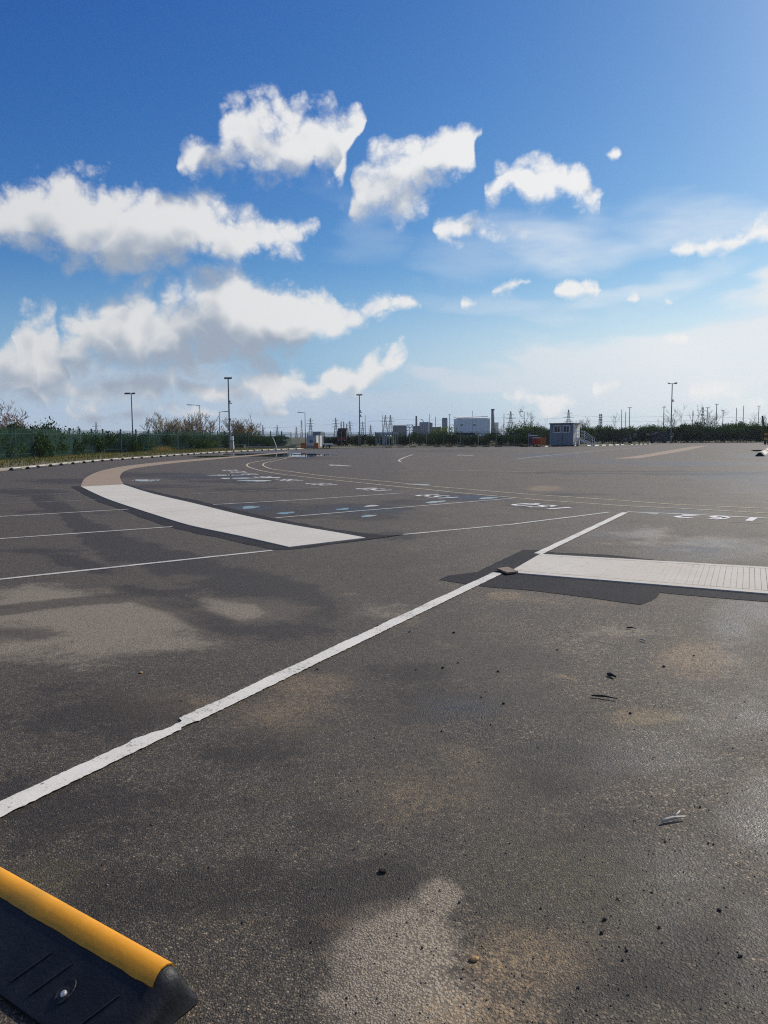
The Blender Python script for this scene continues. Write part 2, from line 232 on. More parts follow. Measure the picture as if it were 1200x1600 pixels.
def asphalt():
    m, kk, b = new_mat('asphalt'); v = wpos(kk)
    (r1, r2, dist), (q1, q2, qd) = aggregate(kk, v)
    sep = kk.n('ShaderNodeSeparateXYZ'); kk.put(sep.inputs[0], v)
    ragged = kk.math('ADD', kk.math('MULTIPLY', kk.math('SUBTRACT', kk.noise(v, 1.5, 8, 0.68), 0.5), 1.5), kk.math('MULTIPLY', kk.math('SUBTRACT', kk.noise(v, 0.35, 3, 0.5), 0.5), 0.6))
    ragged = kk.math('ADD', ragged, kk.math('MULTIPLY', kk.math('SUBTRACT', kk.noise(v, 14, 5, 0.8), 0.5), 0.8))
    def layer(name, soft=0.45):
        at = kk.n('ShaderNodeAttribute', attribute_name=name)
        return kk.remap(kk.math('ADD', at.outputs['Fac'], kk.math('MULTIPLY', ragged, kk.remap(at.outputs['Fac'], -0.45, 0.0, 0.0, 1.0))), 0.0, soft, 0, 1, True)
    n1 = kk.noise(v, 0.45, 6, 0.6); n2 = kk.noise(v, 2.6, 6, 0.65); n3 = kk.noise(v, 28, 3, 0.7)
    coarse = kk.remap(kk.math('ADD', kk.noise(v, 0.7, 4, 0.5), kk.remap(sep.outputs[0], -0.8, 1.4, -0.22, 0.16)), 0.40, 0.62, 0, 1, True)
    pick = lambda a, c: kk.math('ADD', kk.math('MULTIPLY', a, kk.math('SUBTRACT', 1.0, coarse)), kk.math('MULTIPLY', c, coarse))
    g = pick(r1, q1); h2 = pick(r2, q2); dd = pick(kk.math('MULTIPLY', dist, 1.0), qd)
    # binder between chippings, chippings from near black to pale
    ramp = kk.n('ShaderNodeValToRGB'); kk.put(ramp.inputs[0], g)
    e = ramp.color_ramp.elements; e[0].position = 0.0; e[0].color = (0.016, 0.0145, 0.0125, 1); e[1].position = 1.0; e[1].color = (0.30, 0.262, 0.21, 1)
    e2 = ramp.color_ramp.elements.new(0.45); e2.color = (0.052, 0.0455, 0.037, 1)
    e3 = ramp.color_ramp.elements.new(0.85); e3.color = (0.120, 0.103, 0.082, 1)
    base = ramp.outputs[0]
    base = kk.mix(kk.math('MULTIPLY', kk.remap(h2, 0.75, 1.0), 0.5), base, (0.17, 0.115, 0.065))       # brown flint among the grey
    base = kk.mix(kk.math('MULTIPLY', kk.remap(h2, 0.0, 0.12, 1, 0), 0.35), base, (0.10, 0.12, 0.15))
    base = kk.mix(kk.remap(n1, 0.30, 0.70, 0.0, 0.45), base, (0.108, 0.092, 0.070))                  # dust settled in the texture
    base = kk.mix(kk.remap(n2, 0.52, 0.75, 0.0, 0.35), base, (0.035, 0.033, 0.030))
    base = kk.mix(kk.remap(n2, 0.25, 0.42, 0.25, 0.0), base, (0.16, 0.148, 0.125))
    base = kk.mix(kk.remap(dd, 0.42, 0.60, 0.0, 0.75), base, kk.mix(1.0, base, (0.28, 0.26, 0.24), 'MULTIPLY'))        # dark binder between the chippings
    n5 = kk.noise(v, 9.0, 4, 0.75); n6 = kk.noise(v, 30.0, 3, 0.8)                # clotting of the chippings that still shows further off
    base = kk.mix(kk.remap(n5, 0.50, 0.70, 0.0, 0.55), base, kk.mix(1.0, base, (0.42, 0.40, 0.38), 'MULTIPLY'))
    base = kk.mix(kk.remap(n6, 0.36, 0.50, 0.5, 0.0), base, kk.mix(1.0, base, (1.75, 1.7, 1.6), 'MULTIPLY'))
    base = kk.mix(kk.remap(n6, 0.52, 0.66, 0.0, 0.6), base, kk.mix(1.0, base, (0.40, 0.38, 0.36), 'MULTIPLY'))
    lt = layer('dried', 0.50); sd = layer('sandy', 0.55); ms = layer('mossy', 0.8); dk = layer('stained', 0.30); wt_ = layer('wet', 0.7)
    gapmask = kk.remap(dd, 0.45, 0.66, 1.0, 0.40)
    base = kk.mix(kk.math('MULTIPLY', kk.math('MULTIPLY', lt, gapmask), kk.remap(n3, 0.25, 0.6, 0.55, 0.95)), base, (0.285, 0.256, 0.214))
    base = kk.mix(kk.math('MULTIPLY', kk.math('MULTIPLY', sd, kk.remap(n2, 0.3, 0.6, 0.35, 0.85)), kk.math('MULTIPLY', kk.remap(h2, 0.25, 0.6, 0.15, 1.0), kk.remap(n3, 0.35, 0.6, 0.3, 1.0))), base, (0.265, 0.200, 0.125))
    base = kk.mix(kk.math('MULTIPLY', ms, kk.remap(n3, 0.42, 0.62, 0.0, 0.65)), base, (0.075, 0.072, 0.022))
    base = kk.mix(kk.math('MULTIPLY', dk, 0.85), base, kk.mix(1.0, base, (0.34, 0.31, 0.28), 'MULTIPLY'))
    base = kk.mix(kk.math('MULTIPLY', wt_, 0.5), base, kk.mix(1.0, base, (0.55, 0.54, 0.55), 'MULTIPLY'))
    base = kk.mix(1.0, base, kk.mix(coarse, (1.09, 1.01, 0.865), (1.40, 1.275, 1.075)), 'MULTIPLY')
    kk.put(b.inputs['Base Color'], base)
    wetf = kk.math('MULTIPLY', wt_, kk.remap(n2, 0.3, 0.6, 0.4, 1.0))
    kk.put(b.inputs['Roughness'], kk.remap(wetf, 0.0, 1.0, 0.70, 0.42))
    kk.put(b.inputs['Specular IOR Level'], kk.remap(wetf, 0, 1, 0.46, 0.48))
    hgt = kk.math('ADD', kk.math('MULTIPLY', h2, 0.75), kk.math('MULTIPLY', kk.remap(dd, 0.30, 0.60, 1.0, 0.0, True), 0.55))      # flat chippings at uneven heights, sunk joints
    hgt = kk.math('ADD', hgt, kk.math('MULTIPLY', kk.noise(v, 210, 2, 0.6), 0.9))
    bp = kk.n('ShaderNodeBump'); kk.put(bp.inputs['Strength'], kk.math('MULTIPLY', kk.remap(sep.outputs[1], 2, 25, 0.75, 0.35), kk.remap(wt_, 0, 1, 1.0, 0.55))); bp.inputs['Distance'].default_value = 0.006
    kk.put(bp.inputs['Height'], hgt); kk.put(b.inputs['Normal'], bp.outputs[0])
    return m
def new_tarmac():
    m, kk, b = new_mat('fresh_tarmac'); v = wpos(kk)
    (r1, r2, dist), q = aggregate(kk, v)
    ramp = kk.n('ShaderNodeValToRGB'); kk.put(ramp.inputs[0], r1)
    e = ramp.color_ramp.elements; e[0].color = (0.006, 0.006, 0.007, 1); e[1].color = (0.060, 0.060, 0.066, 1)
    x = ramp.color_ramp.elements.new(0.6); x.color = (0.014, 0.014, 0.0165, 1)
    c = kk.mix(kk.remap(kk.noise(v, 1.6, 6, 0.6), 0.5, 0.75, 0, 0.35), ramp.outputs[0], (0.050, 0.045, 0.038))
    kk.put(b.inputs['Base Color'], c); b.inputs['Roughness'].default_value = 0.85; b.inputs['Specular IOR Level'].default_value = 0.22
    bp = kk.n('ShaderNodeBump'); bp.inputs['Strength'].default_value = 0.6; bp.inputs['Distance'].default_value = 0.005
    kk.put(bp.inputs['Height'], kk.math('SUBTRACT', 1.0, dist)); kk.put(b.inputs['Normal'], bp.outputs[0]); return m
def concrete(name, col, brown, dirt=0.5):
    m, kk, b = new_mat(name); v = wpos(kk)
    n1 = kk.noise(v, 0.8, 6, 0.6); n2 = kk.noise(v, 9, 6, 0.7); n3 = kk.noise(v, 70, 4, 0.7)
    c = kk.mix(kk.remap(n1, 0.3, 0.7, 0, 0.6), col, brown)
    c = kk.mix(kk.remap(n2, 0.52, 0.75, 0, dirt*1.3), c, tuple(x*0.55 for x in col))
    c = kk.mix(kk.remap(n3, 0.62, 0.72, 0, 0.55), c, (0.16, 0.14, 0.11))
    kk.put(b.inputs['Base Color'], c); b.inputs['Roughness'].default_value = 0.85
    bp = kk.n('ShaderNodeBump'); bp.inputs['Strength'].default_value = 0.35; bp.inputs['Distance'].default_value = 0.004
    kk.put(bp.inputs['Height'], kk.math('ADD', n3, n2)); kk.put(b.inputs['Normal'], bp.outputs[0]); return m
def road_paint(name, col, worn, wear=0.60):
    m, kk, b = new_mat(name); v = wpos(kk)
    n1 = kk.noise(v, 3.0, 5, 0.6); n2 = kk.noise(v, 60, 5, 0.75); n4 = kk.noise(v, 16, 4, 0.6)
    c = kk.mix(kk.remap(n1, 0.35, 0.7, 0, 0.5), col, tuple(x*0.72 for x in col))
    f = kk.remap(kk.math('ADD', n2, kk.math('MULTIPLY', kk.math('SUBTRACT', n1, 0.5), 0.35)), wear, wear+0.07, 0, 1)
    f = kk.math('MAXIMUM', f, kk.remap(kk.math('ADD', n4, kk.math('MULTIPLY', kk.math('SUBTRACT', n1, 0.5), 0.4)), wear+0.08, wear+0.14, 0, 0.85))
    c = kk.mix(f, c, worn)
    kk.put(b.inputs['Base Color'], c); b.inputs['Roughness'].default_value = 0.75
    bp = kk.n('ShaderNodeBump'); bp.inputs['Strength'].default_value = 0.6; bp.inputs['Distance'].default_value = 0.004
    kk.put(bp.inputs['Height'], kk.math('SUBTRACT', n2, kk.math('MULTIPLY', f, 0.5))); kk.put(b.inputs['Normal'], bp.outputs[0]); return m
def leaf_mat(name, a, bcol, trans=0.25):
    m, kk, b = new_mat(name); v = wpos(kk)
    oi = kk.n('ShaderNodeObjectInfo')
    f = kk.math('ADD', kk.math('MULTIPLY', kk.noise(v, 1.1, 4, 0.6), 0.75), kk.math('MULTIPLY', oi.outputs['Random'], 0.35))
    c = kk.mix(kk.remap(f, 0.3, 0.8), a, bcol)
    kk.put(b.inputs['Base Color'], c); b.inputs['Roughness'].default_value = 0.9; b.inputs['Specular IOR Level'].default_value = 0.12
    tr = kk.n('ShaderNodeBsdfTranslucent'); kk.put(tr.inputs[0], c)
    mx = kk.n('ShaderNodeMixShader'); mx.inputs[0].default_value = trans
    m.node_tree.links.new(b.outputs[0], mx.inputs[1]); m.node_tree.links.new(tr.outputs[0], mx.inputs[2])
    o = [n for n in m.node_tree.nodes if n.type == 'OUTPUT_MATERIAL'][0]; m.node_tree.links.new(mx.outputs[0], o.inputs[0]); return m

M = {
 'asphalt': asphalt(), 'tarmac': new_tarmac(),
 'concrete': concrete('pale_concrete', (0.565, 0.535, 0.470), (0.47, 0.435, 0.37), 0.35),
 'ribbed': concrete('ribbed_concrete', (0.56, 0.525, 0.455), (0.46, 0.40, 0.325), 0.4),
 'sand': concrete('sandy_brown_concrete', (0.30, 0.225, 0.155), (0.24, 0.18, 0.125), 0.3),
 'kerb': concrete('kerb_concrete', (0.35, 0.315, 0.25), (0.27, 0.24, 0.185), 0.5),
 'line': road_paint('white_road_paint', (0.67, 0.645, 0.575), (0.10, 0.09, 0.08), 0.575),
 'thin': road_paint('thin_white_road_paint', (0.52, 0.51, 0.47), (0.11, 0.10, 0.09), 0.56),
 'faint': road_paint('faded_white_road_paint', (0.30, 0.30, 0.28), (0.09, 0.085, 0.08), 0.50),
 'yellow': road_paint('pale_yellow_road_paint', (0.56, 0.47, 0.30), (0.11, 0.10, 0.09), 0.56),
 'digit': road_paint('bright_white_paint', (0.72, 0.72, 0.70), (0.2, 0.2, 0.19), 0.66),
 'rubber': mat('black_rubber', (0.014, 0.0155, 0.018), 0.5, 0, 0.35, 14, 0.25, (0.028, 0.028, 0.028)),
 'cap': mat('yellow_plastic', (0.70, 0.295, 0.008), 0.55, 0, 0.06, 9, 0.06, (0.55, 0.26, 0.02)),
 'palecap': mat('faded_white_plastic', (0.48, 0.44, 0.36), 0.6, 0, 0.2, 5),
 'steel': mat('rusty_steel', (0.24, 0.17, 0.12), 0.6, 0.3, 0.35, 16, 0.3, (0.13, 0.08, 0.05)),
 'bolt': mat('zinc_bolt', (0.62, 0.60, 0.56), 0.4, 0.5, 0.1),
 'galv': mat('galvanised_steel', (0.33, 0.35, 0.37), 0.5, 0.6, 0.15),
 'grey': mat('grey_painted_steel', (0.16, 0.17, 0.18), 0.5, 0.2, 0.15),
 'darkgrey': mat('dark_grey_steel', (0.055, 0.06, 0.065), 0.5, 0.1, 0.15),
 'pylon': mat('weathered_pylon_steel', (0.20, 0.22, 0.24), 0.6, 0.3, 0.1),
 'green': mat('dark_green_powder_coat', (0.034, 0.100, 0.070), 0.45, 0.0, 0.2, 3),
 'postgreen': mat('green_post_paint', (0.012, 0.030, 0.024), 0.45, 0.0, 0.2, 3),
 'litpost': mat('sunlit_green_post', (0.10, 0.14, 0.13), 0.5, 0.1, 0.15, 3),  # paler copy of the post green: sunlit edges put into the colour
 'blackgreen': mat('blackish_green_paint', (0.010, 0.020, 0.017), 0.5, 0, 0.2, 3),
 'white': mat('white_paint', (0.74, 0.74, 0.72), 0.5, 0, 0.06, 3, 0, (0.6, 0.58, 0.53)),
 'cabin': mat('blue_grey_cladding', (0.20, 0.215, 0.235), 0.5, 0, 0.10, 2),
 'cabinwhite': mat('cream_cladding', (0.66, 0.65, 0.60), 0.5, 0, 0.08, 2),
 'cabgrey': mat('grey_cabinet_paint', (0.40, 0.435, 0.49), 0.5, 0, 0.1, 2),
 'glass': mat('dark_glass', (0.012, 0.015, 0.018), 0.08, 0, 0.2, 2),
 'orange': mat('orange_plastic', (0.52, 0.13, 0.02), 0.55, 0, 0.15, 4),
 'red': mat('red_plastic', (0.40, 0.03, 0.02), 0.5, 0, 0.15, 4),
 'bluesign': mat('blue_sign_print', (0.05, 0.16, 0.34), 0.5, 0, 0.05),
 'car': mat('black_car_paint', (0.012, 0.012, 0.014), 0.22, 0, 0.1),
 'tyre': mat('tyre_rubber', (0.012, 0.012, 0.012), 0.8, 0, 0.2),
 'lamp': mat('lamp_lens', (0.35, 0.03, 0.02), 0.3, 0, 0.1),
 'plum': mat('dark_plum_steel', (0.060, 0.050, 0.062), 0.5, 0, 0.15, 2),
 'warehouse': mat('pale_warehouse_cladding', (0.66, 0.71, 0.76), 0.55, 0, 0.05, 0.3),
 'warehouse_side': mat('white_roof_sheet', (0.70, 0.70, 0.66), 0.5, 0, 0.05, 0.3),
 'block': mat('blue_grey_block_cladding', (0.27, 0.31, 0.37), 0.6, 0, 0.12, 0.3),
 'plant': mat('brown_grey_plant_wall', (0.15, 0.15, 0.16), 0.6, 0, 0.15, 0.3),
 'tank': mat('grey_silo_steel', (0.17, 0.21, 0.27), 0.45, 0.3, 0.12, 0.3),
 'chimney': mat('blue_grey_chimney', (0.07, 0.10, 0.14), 0.6, 0, 0.1, 0.3),
 'bark': mat('grey_brown_bark', (0.17, 0.135, 0.10), 0.9, 0, 0.3, 4),
 'palebark': mat('pale_twig_bark', (0.26, 0.22, 0.15), 0.9, 0, 0.3, 4),
 'purplebark': mat('purplish_twig_bark', (0.24, 0.17, 0.155), 0.9, 0, 0.3, 4),
 'leaf': leaf_mat('dark_evergreen_leaf', (0.018, 0.040, 0.014), (0.052, 0.095, 0.026), 0.2),
 'leafmid': leaf_mat('mid_green_leaf', (0.028, 0.062, 0.016), (0.075, 0.130, 0.028), 0.25),
 'leafbright': leaf_mat('fresh_spring_leaf', (0.06, 0.11, 0.018), (0.15, 0.20, 0.035), 0.4),
 'leafbrown': leaf_mat('brown_bud_leaf', (0.10, 0.07, 0.025), (0.19, 0.14, 0.03), 0.3),
 'grass': leaf_mat('rough_verge_grass', (0.06, 0.085, 0.018), (0.17, 0.16, 0.05), 0.3),
 'drygrass': leaf_mat('dry_straw_grass', (0.28, 0.20, 0.06), (0.34, 0.27, 0.10), 0.3),
 'stone': mat('dark_stone', (0.020, 0.018, 0.017), 0.8, 0, 0.3, 60, 0.4),
 'tan': mat('tan_stone', (0.34, 0.22, 0.10), 0.8, 0, 0.3, 60, 0.4),
 'clod': mat('dark_brown_clod', (0.035, 0.022, 0.014), 0.85, 0, 0.4, 60, 0.6),
 'twig': mat('bleached_twig', (0.50, 0.45, 0.36), 0.8, 0, 0.2, 40),
 'darktwig': mat('wet_dark_twig', (0.015, 0.013, 0.012), 0.6, 0, 0.2, 40),
}
def soil():
    m, kk, b = new_mat('verge_soil'); v = wpos(kk)
    c = kk.mix(kk.remap(kk.noise(v, 0.9, 6, 0.65), 0.35, 0.65), (0.060, 0.070, 0.020), (0.15, 0.115, 0.06))
    c = kk.mix(kk.remap(kk.noise(v, 6, 5, 0.7), 0.4, 0.7, 0, 0.6), c, (0.05, 0.05, 0.018))
    kk.put(b.inputs['Base Color'], c); b.inputs['Roughness'].default_value = 0.95; return m
M['soil'] = soil()
for nm in ('rubber',):
    [n for n in M[nm].node_tree.nodes if n.type == 'BSDF_PRINCIPLED'][0].inputs['Specular IOR Level'].default_value = 0.28
def field():
    m, kk, b = new_mat('field_grass'); v = wpos(kk)
    c = kk.mix(kk.remap(kk.noise(v, 0.05, 6, 0.65), 0.35, 0.65), (0.045, 0.065, 0.020), (0.085, 0.085, 0.035))
    kk.put(b.inputs['Base Color'], c); b.inputs['Roughness'].default_value = 0.95; return m
M['field'] = field()
def water():
    m, kk, b = new_mat('puddle_water'); v = wpos(kk)
    b.inputs['Base Color'].default_value = (0.012, 0.012, 0.012, 1); b.inputs['Roughness'].default_value = 0.03
    b.inputs['IOR'].default_value = 1.33
    bp = kk.n('ShaderNodeBump'); bp.inputs['Strength'].default_value = 0.03; bp.inputs['Distance'].default_value = 0.01
    kk.put(bp.inputs['Height'], kk.noise(v, 6, 2, 0.5)); kk.put(b.inputs['Normal'], bp.outputs[0]); return m
M['water'] = water()

# ------------------------------------------------------------------ mesh helpers
class MB:
    def __init__(self): self.v = []; self.f = []
    def add(self, vs, fs):
        o = len(self.v); self.v += [tuple(p) for p in vs]; self.f += [tuple(i+o for i in q) for q in fs]; return self
    def box(self, c, s, rz=0.0, R=None):
        hx, hy, hz = s[0]/2, s[1]/2, s[2]/2
        R = R or Matrix.Rotation(rz, 3, 'Z')
        vs = [Vector(c) + R @ Vector((x*hx, y*hy, z*hz)) for z in (-1, 1) for (x, y) in ((-1,-1),(1,-1),(1,1),(-1,1))]
        return self.add(vs, [(3,2,1,0),(4,5,6,7),(0,1,5,4),(1,2,6,5),(2,3,7,6),(3,0,4,7)])
    def tube(self, pts, r, n=6, cap=True):
        P = [Vector(p) for p in pts]; rr = r if isinstance(r, (list, tuple)) else [r]*len(P)
        vs = []; prev = None
        for i, p in enumerate(P):
            t = (P[min(i+1, len(P)-1)] - P[max(i-1, 0)])
            if t.length < 1e-9: t = Vector((0,0,1))
            t.normalize()
            a = t.orthogonal().normalized() if prev is None else (prev - t*prev.dot(t)).normalized()
            prev = a; b = t.cross(a)
            for j in range(n):
                q = 2*PI*j/n; vs.append(p + (a*math.cos(q) + b*math.sin(q))*rr[i])
        fs = [(i*n+j, i*n+(j+1)%n, (i+1)*n+(j+1)%n, (i+1)*n+j) for i in range(len(P)-1) for j in range(n)]
        if cap: fs += [tuple(range(n-1, -1, -1)), tuple((len(P)-1)*n + j for j in range(n))]
        return self.add(vs, fs)
    def bar(self, a, b, w, h=None):
        a, b = Vector(a), Vector(b); t = (b-a); L = t.length; q = t.to_track_quat('X', 'Z').to_matrix()
        return self.box((a+b)/2, (L, w, h or w), R=q)
    def prism(self, poly, z0, z1):
        n = len(poly)
        a = sum(poly[i][0]*poly[(i+1)%n][1] - poly[(i+1)%n][0]*poly[i][1] for i in range(n))
        if a < 0: poly = poly[::-1]
        vs = [(x, y, z0) for x, y in poly] + [(x, y, z1) for x, y in poly]
        return self.add(vs, [tuple(range(n-1,-1,-1)), tuple(range(n, 2*n))] + [(i, (i+1)%n, n+(i+1)%n, n+i) for i in range(n)])
    def sheet(self, poly, z):
        n = len(poly); a = sum(poly[i][0]*poly[(i+1)%n][1] - poly[(i+1)%n][0]*poly[i][1] for i in range(n))
        if a < 0: poly = poly[::-1]
        return self.add([(x, y, z) for x, y in poly], [tuple(range(n))])
    def strip(self, left, right, z):
        n = min(len(left), len(right))
        vs = [(x, y, z) for x, y in left[:n]] + [(x, y, z) for x, y in right[:n]]
        return self.add(vs, [(i, i+1, n+i+1, n+i) for i in range(n-1)])
    def lathe(self, prof, n=12, c=(0,0,0)):
        vs = []; m = len(prof)
        for (r, z) in prof:
            for j in range(n): vs.append((c[0]+r*math.cos(2*PI*j/n), c[1]+r*math.sin(2*PI*j/n), c[2]+z))
        fs = [(i*n+j, i*n+(j+1)%n, (i+1)*n+(j+1)%n, (i+1)*n+j) for i in range(m-1) for j in range(n)]
        fs += [tuple(range(n-1,-1,-1)), tuple((m-1)*n+j for j in range(n))]
        return self.add(vs, fs)
    def mesh(self, name, m):
        me = bpy.data.meshes.new(name); me.from_pydata(self.v, [], self.f); me.materials.append(M[m] if isinstance(m, str) else m)
        me.validate(); me.update(); return me
    def build(self, name, m, parent=None, smooth=False, bevel=0.0):
        me = self.mesh(name, m); o = bpy.data.objects.new(name, me); C.objects.link(o)
        if parent is not None: o.parent = parent
        if smooth:
            me.polygons.foreach_set('use_smooth', [True]*len(me.polygons))
        if bevel:
            md = o.modifiers.new('bevel', 'BEVEL'); md.width = bevel; md.segments = 2; md.limit_method = 'ANGLE'
        return o
def tag(o, label=None, cat=None, group=None, kind=None):
    if label: o['label'] = label
    if cat: o['category'] = cat
    if group: o['group'] = group
    if kind: o['kind'] = kind
    return o
def thing(name, label, cat, loc=(0,0,0), rz=0.0, group=None):
    o = bpy.data.objects.new(name, None); C.objects.link(o); o.empty_display_size = 0.3
    o.location = loc; o.rotation_euler = (0, 0, rz); return tag(o, label, cat, group)
def kids(o): return [c for c in bpy.data.objects if c.parent == o]
KIDS = {}
def copy_tree(o, parent=None):
    c = o.copy(); C.objects.link(c)
    if parent is not None: c.parent = parent
    ks = KIDS.get(o.name)
    if ks is None: ks = KIDS[o.name] = kids(o)
    for ch in ks: copy_tree(ch, c)
    return c
def lerp(a, b, t): return (a[0]+(b[0]-a[0])*t, a[1]+(b[1]-a[1])*t)
def resample(poly, step):
    out = [poly[0]]
    for a, b in zip(poly[:-1], poly[1:]):
        L = math.dist(a, b); n = max(1, int(L/step))
        out += [lerp(a, b, i/n) for i in range(1, n+1)]
    return out
def walk(poly, step, start=0.0):
    """points at equal distances along a polyline, with the direction there"""
    out = []; s = start
    acc = 0.0
    for a, b in zip(poly[:-1], poly[1:]):
        L = math.dist(a, b)
        while s <= acc + L:
            t = (s-acc)/L; out.append((*lerp(a, b, t), math.atan2(b[1]-a[1], b[0]-a[0]))); s += step
        acc += L
    return out
def offset(poly, d):
    out = []
    for i, p in enumerate(poly):
        a = poly[max(i-1, 0)]; b = poly[min(i+1, len(poly)-1)]
        L = math.dist(a, b) or 1; nx, ny = -(b[1]-a[1])/L, (b[0]-a[0])/L
        out.append((p[0]+nx*d, p[1]+ny*d))
    return out
def smooth_line(poly, step=1.0):
    """Catmull-Rom through the points"""
    P = [poly[0]] + list(poly) + [poly[-1]]; out = []
    for i in range(1, len(P)-2):
        p0, p1, p2, p3 = P[i-1], P[i], P[i+1], P[i+2]
        n = max(2, int(math.dist(p1, p2)/step))
        for j in range(n):
            t = j/n
            out.append(tuple(0.5*((2*p1[c]) + (-p0[c]+p2[c])*t + (2*p0[c]-5*p1[c]+4*p2[c]-p3[c])*t*t + (-p0[c]+3*p1[c]-3*p2[c]+p3[c])*t**3) for c in (0, 1)))
    out.append(poly[-1]); return out
def chain_dense(poly, step, jit, seed=0):
    r = random.Random(seed); out = []
    for (x, y) in resample(poly, step): out.append((x + r.uniform(-jit, jit), y + r.uniform(-jit, jit)))
    return out

# ------------------------------------------------------------------ bearings taken from the camera's standpoint
def bearing(px, py, d):
    """x and height of a far thing seen along a photo bearing, at distance d metres ahead"""
    x, y = px-600.0, 800.0-py
    c, s = math.cos(-0.00700), math.sin(-0.00700); x, y = x*c - y*s, x*s + y*c
    cp, sp = math.cos(0.09818), math.sin(0.09818)
    t = d/(1200.0*cp + y*sp); return x*t, 1.6 + (y*cp - 1200.0*sp)*t
def DPX(px, d): return bearing(px, 680, d)
def DPZ(px, py, d): return bearing(px, py, d)
def on_ground(px, py):
    x, z = bearing(px, py, 100.0); t = 1.6/(1.6 - z); return x*t, 100.0*t

# ------------------------------------------------------------------ ground
R_ = 4500.0
tag(MB().sheet([(-R_,-R_),(R_,-R_),(R_,R_),(-R_,R_)], -0.06).build('ground', 'field'), kind='structure')
KERB = [(-18.19,26.60), (-19.08,34.72), (-19.28,38.61), (-19.25,40.88), (-19.57,44.42), (-19.77,48.25), (-19.86,50.97), (-19.86,53.85), (-19.75,56.75), (-19.50,59.60), (-19.08,61.97), (-18.80,66.64), (-18.30,73.55), (-17.39,80.68), (-15.84,86.92), (-13.90,93.30), (-12.15,97.99), (-10.45,101.20)]
FAR = [(-6.12,106.29), (0.06,110.61), (5.60,111.11), (12.72,108.86), (21.40,107.05), (28.35,111.66), (35.10,117.17), (43.41,126.66), (51.66,147.19), (57.77,151.03), (74.28,148.94), (84.69,145.57)]
EDGE = [(-22.0,-25)] + KERB + FAR
def edge_distance(az, ring):
    dx, dy = math.sin(az), math.cos(az); best = 1e9
    for (x0, y0), (x1, y1) in zip(ring, ring[1:] + ring[:1]):
        ex, ey = x1-x0, y1-y0; den = dx*ey - dy*ex
        if abs(den) < 1e-12: continue
        t = (x0*ey - y0*ex)/den; u = (x0*dy - y0*dx)/den
        if t > 0 and -1e-9 <= u <= 1+1e-9: best = min(best, t)
    return best
def make_yard():
    """the asphalt as a fan of quads about the middle of the yard's near end; its points carry the stain strengths"""
    ring = EDGE + [(150,120),(150,-25)]
    az = [math.radians(-33 + 66*i/330) for i in range(331)] + [math.radians(33 + 294*i/60) for i in range(1, 60)]
    NR, r0 = 300, 0.9; na = len(az); P = np.zeros((na, NR+1, 2))
    for i, a_ in enumerate(az):
        R_e = edge_distance(a_, ring) + 0.12; rr_ = r0*(R_e/r0)**(np.arange(NR+1)/NR); P[i,:,0] = math.sin(a_)*rr_; P[i,:,1] = math.cos(a_)*rr_
    V = P.reshape(-1, 2); nv = len(V); verts = np.zeros((nv+1, 3)); verts[:nv,:2] = V
    I, J = np.meshgrid(np.arange(na), np.arange(NR), indexing='ij'); I2 = (I+1) % na; w = NR+1
    quads = np.stack([I*w+J, I*w+J+1, I2*w+J+1, I2*w+J], -1).reshape(-1, 4)
    fan = [((i+1) % na*w, nv, i*w) for i in range(na)]
    me = bpy.data.meshes.new('asphalt_yard'); me.from_pydata(verts.tolist(), [], [tuple(q) for q in quads[:, ::-1].tolist()] + [f[::-1] for f in fan]); me.materials.append(M['asphalt'])
    for name, lst in (('dried', LIGHT), ('sandy', SAND), ('mossy', MOSS), ('stained', DARK), ('wet', WET)):
        out = np.full(nv+1, -1.0, dtype=np.float32)
        for (x, y, rx, ry, rot, s_) in lst:
            dx_, dy_ = verts[:,0]-x, verts[:,1]-y; c_, s2 = math.cos(rot), math.sin(rot)
            f = 1 - np.hypot((dx_*c_+dy_*s2)/(rx*1.15), (-dx_*s2+dy_*c_)/(ry*1.15))
            out = np.maximum(out, np.where(f > 0, f*min(1.2, .1+.9*s_), f) - (1-min(1, s_))*.16)
        me.attributes.new(name, 'FLOAT', 'POINT').data.foreach_set('value', out.astype(np.float32))
    me.update(); up = me.polygons[0].normal.z
    if up < 0: me.flip_normals()
    o = bpy.data.objects.new('asphalt_yard', me); C.objects.link(o); return tag(o, kind='structure')
yard = make_yard()

def marking(poly, z, m='thin', name='painted_line'): return MB().sheet(poly, z).build(name, m, yard)
def line(ps, w, z, m='thin', name='painted_line', jit=0.0, step=None):
    ps = resample(ps, step) if step else ps
    l, r = offset(ps, w/2), offset(ps, -w/2)
    if jit:
        l = [(x+random.uniform(-jit, jit), y+random.uniform(-jit, jit)) for x, y in l]; r = [(x+random.uniform(-jit, jit), y+random.uniform(-jit, jit)) for x, y in r]
    return MB().strip(l, r, z).build(name, m, yard)

# fresh tarmac edging, landing strips
CL_L = smooth_line([(-10.02,25.39), (-8.26,21.99), (-6.95,19.58), (-5.47,17.07), (-4.57,15.57), (-3.52,13.88), (-2.33,12.34), (-1.38,11.04)], 0.5)
CL_R = smooth_line([(-8.98,26.45), (-7.07,22.76), (-5.64,20.28), (-4.70,18.74), (-2.83,15.55), (-1.53,13.66), (-0.86,12.80), (-0.29,12.00)], 0.5)
TP_L = [(-10.46,25.60), (-9.10,22.96), (-7.38,19.61), (-6.13,17.58), (-4.76,15.16), (-3.83,13.70), (-3.29,12.98), (-2.20,11.62), (-1.55,10.83)]
TP_R = [(-9.29,27.40), (-7.28,23.60), (-5.83,21.17), (-4.99,19.91), (-4.11,18.42), (-2.87,16.31), (-2.11,15.04), (-1.15,13.64), (-0.43,12.69), (-0.00,12.41), (0.28,12.40)]
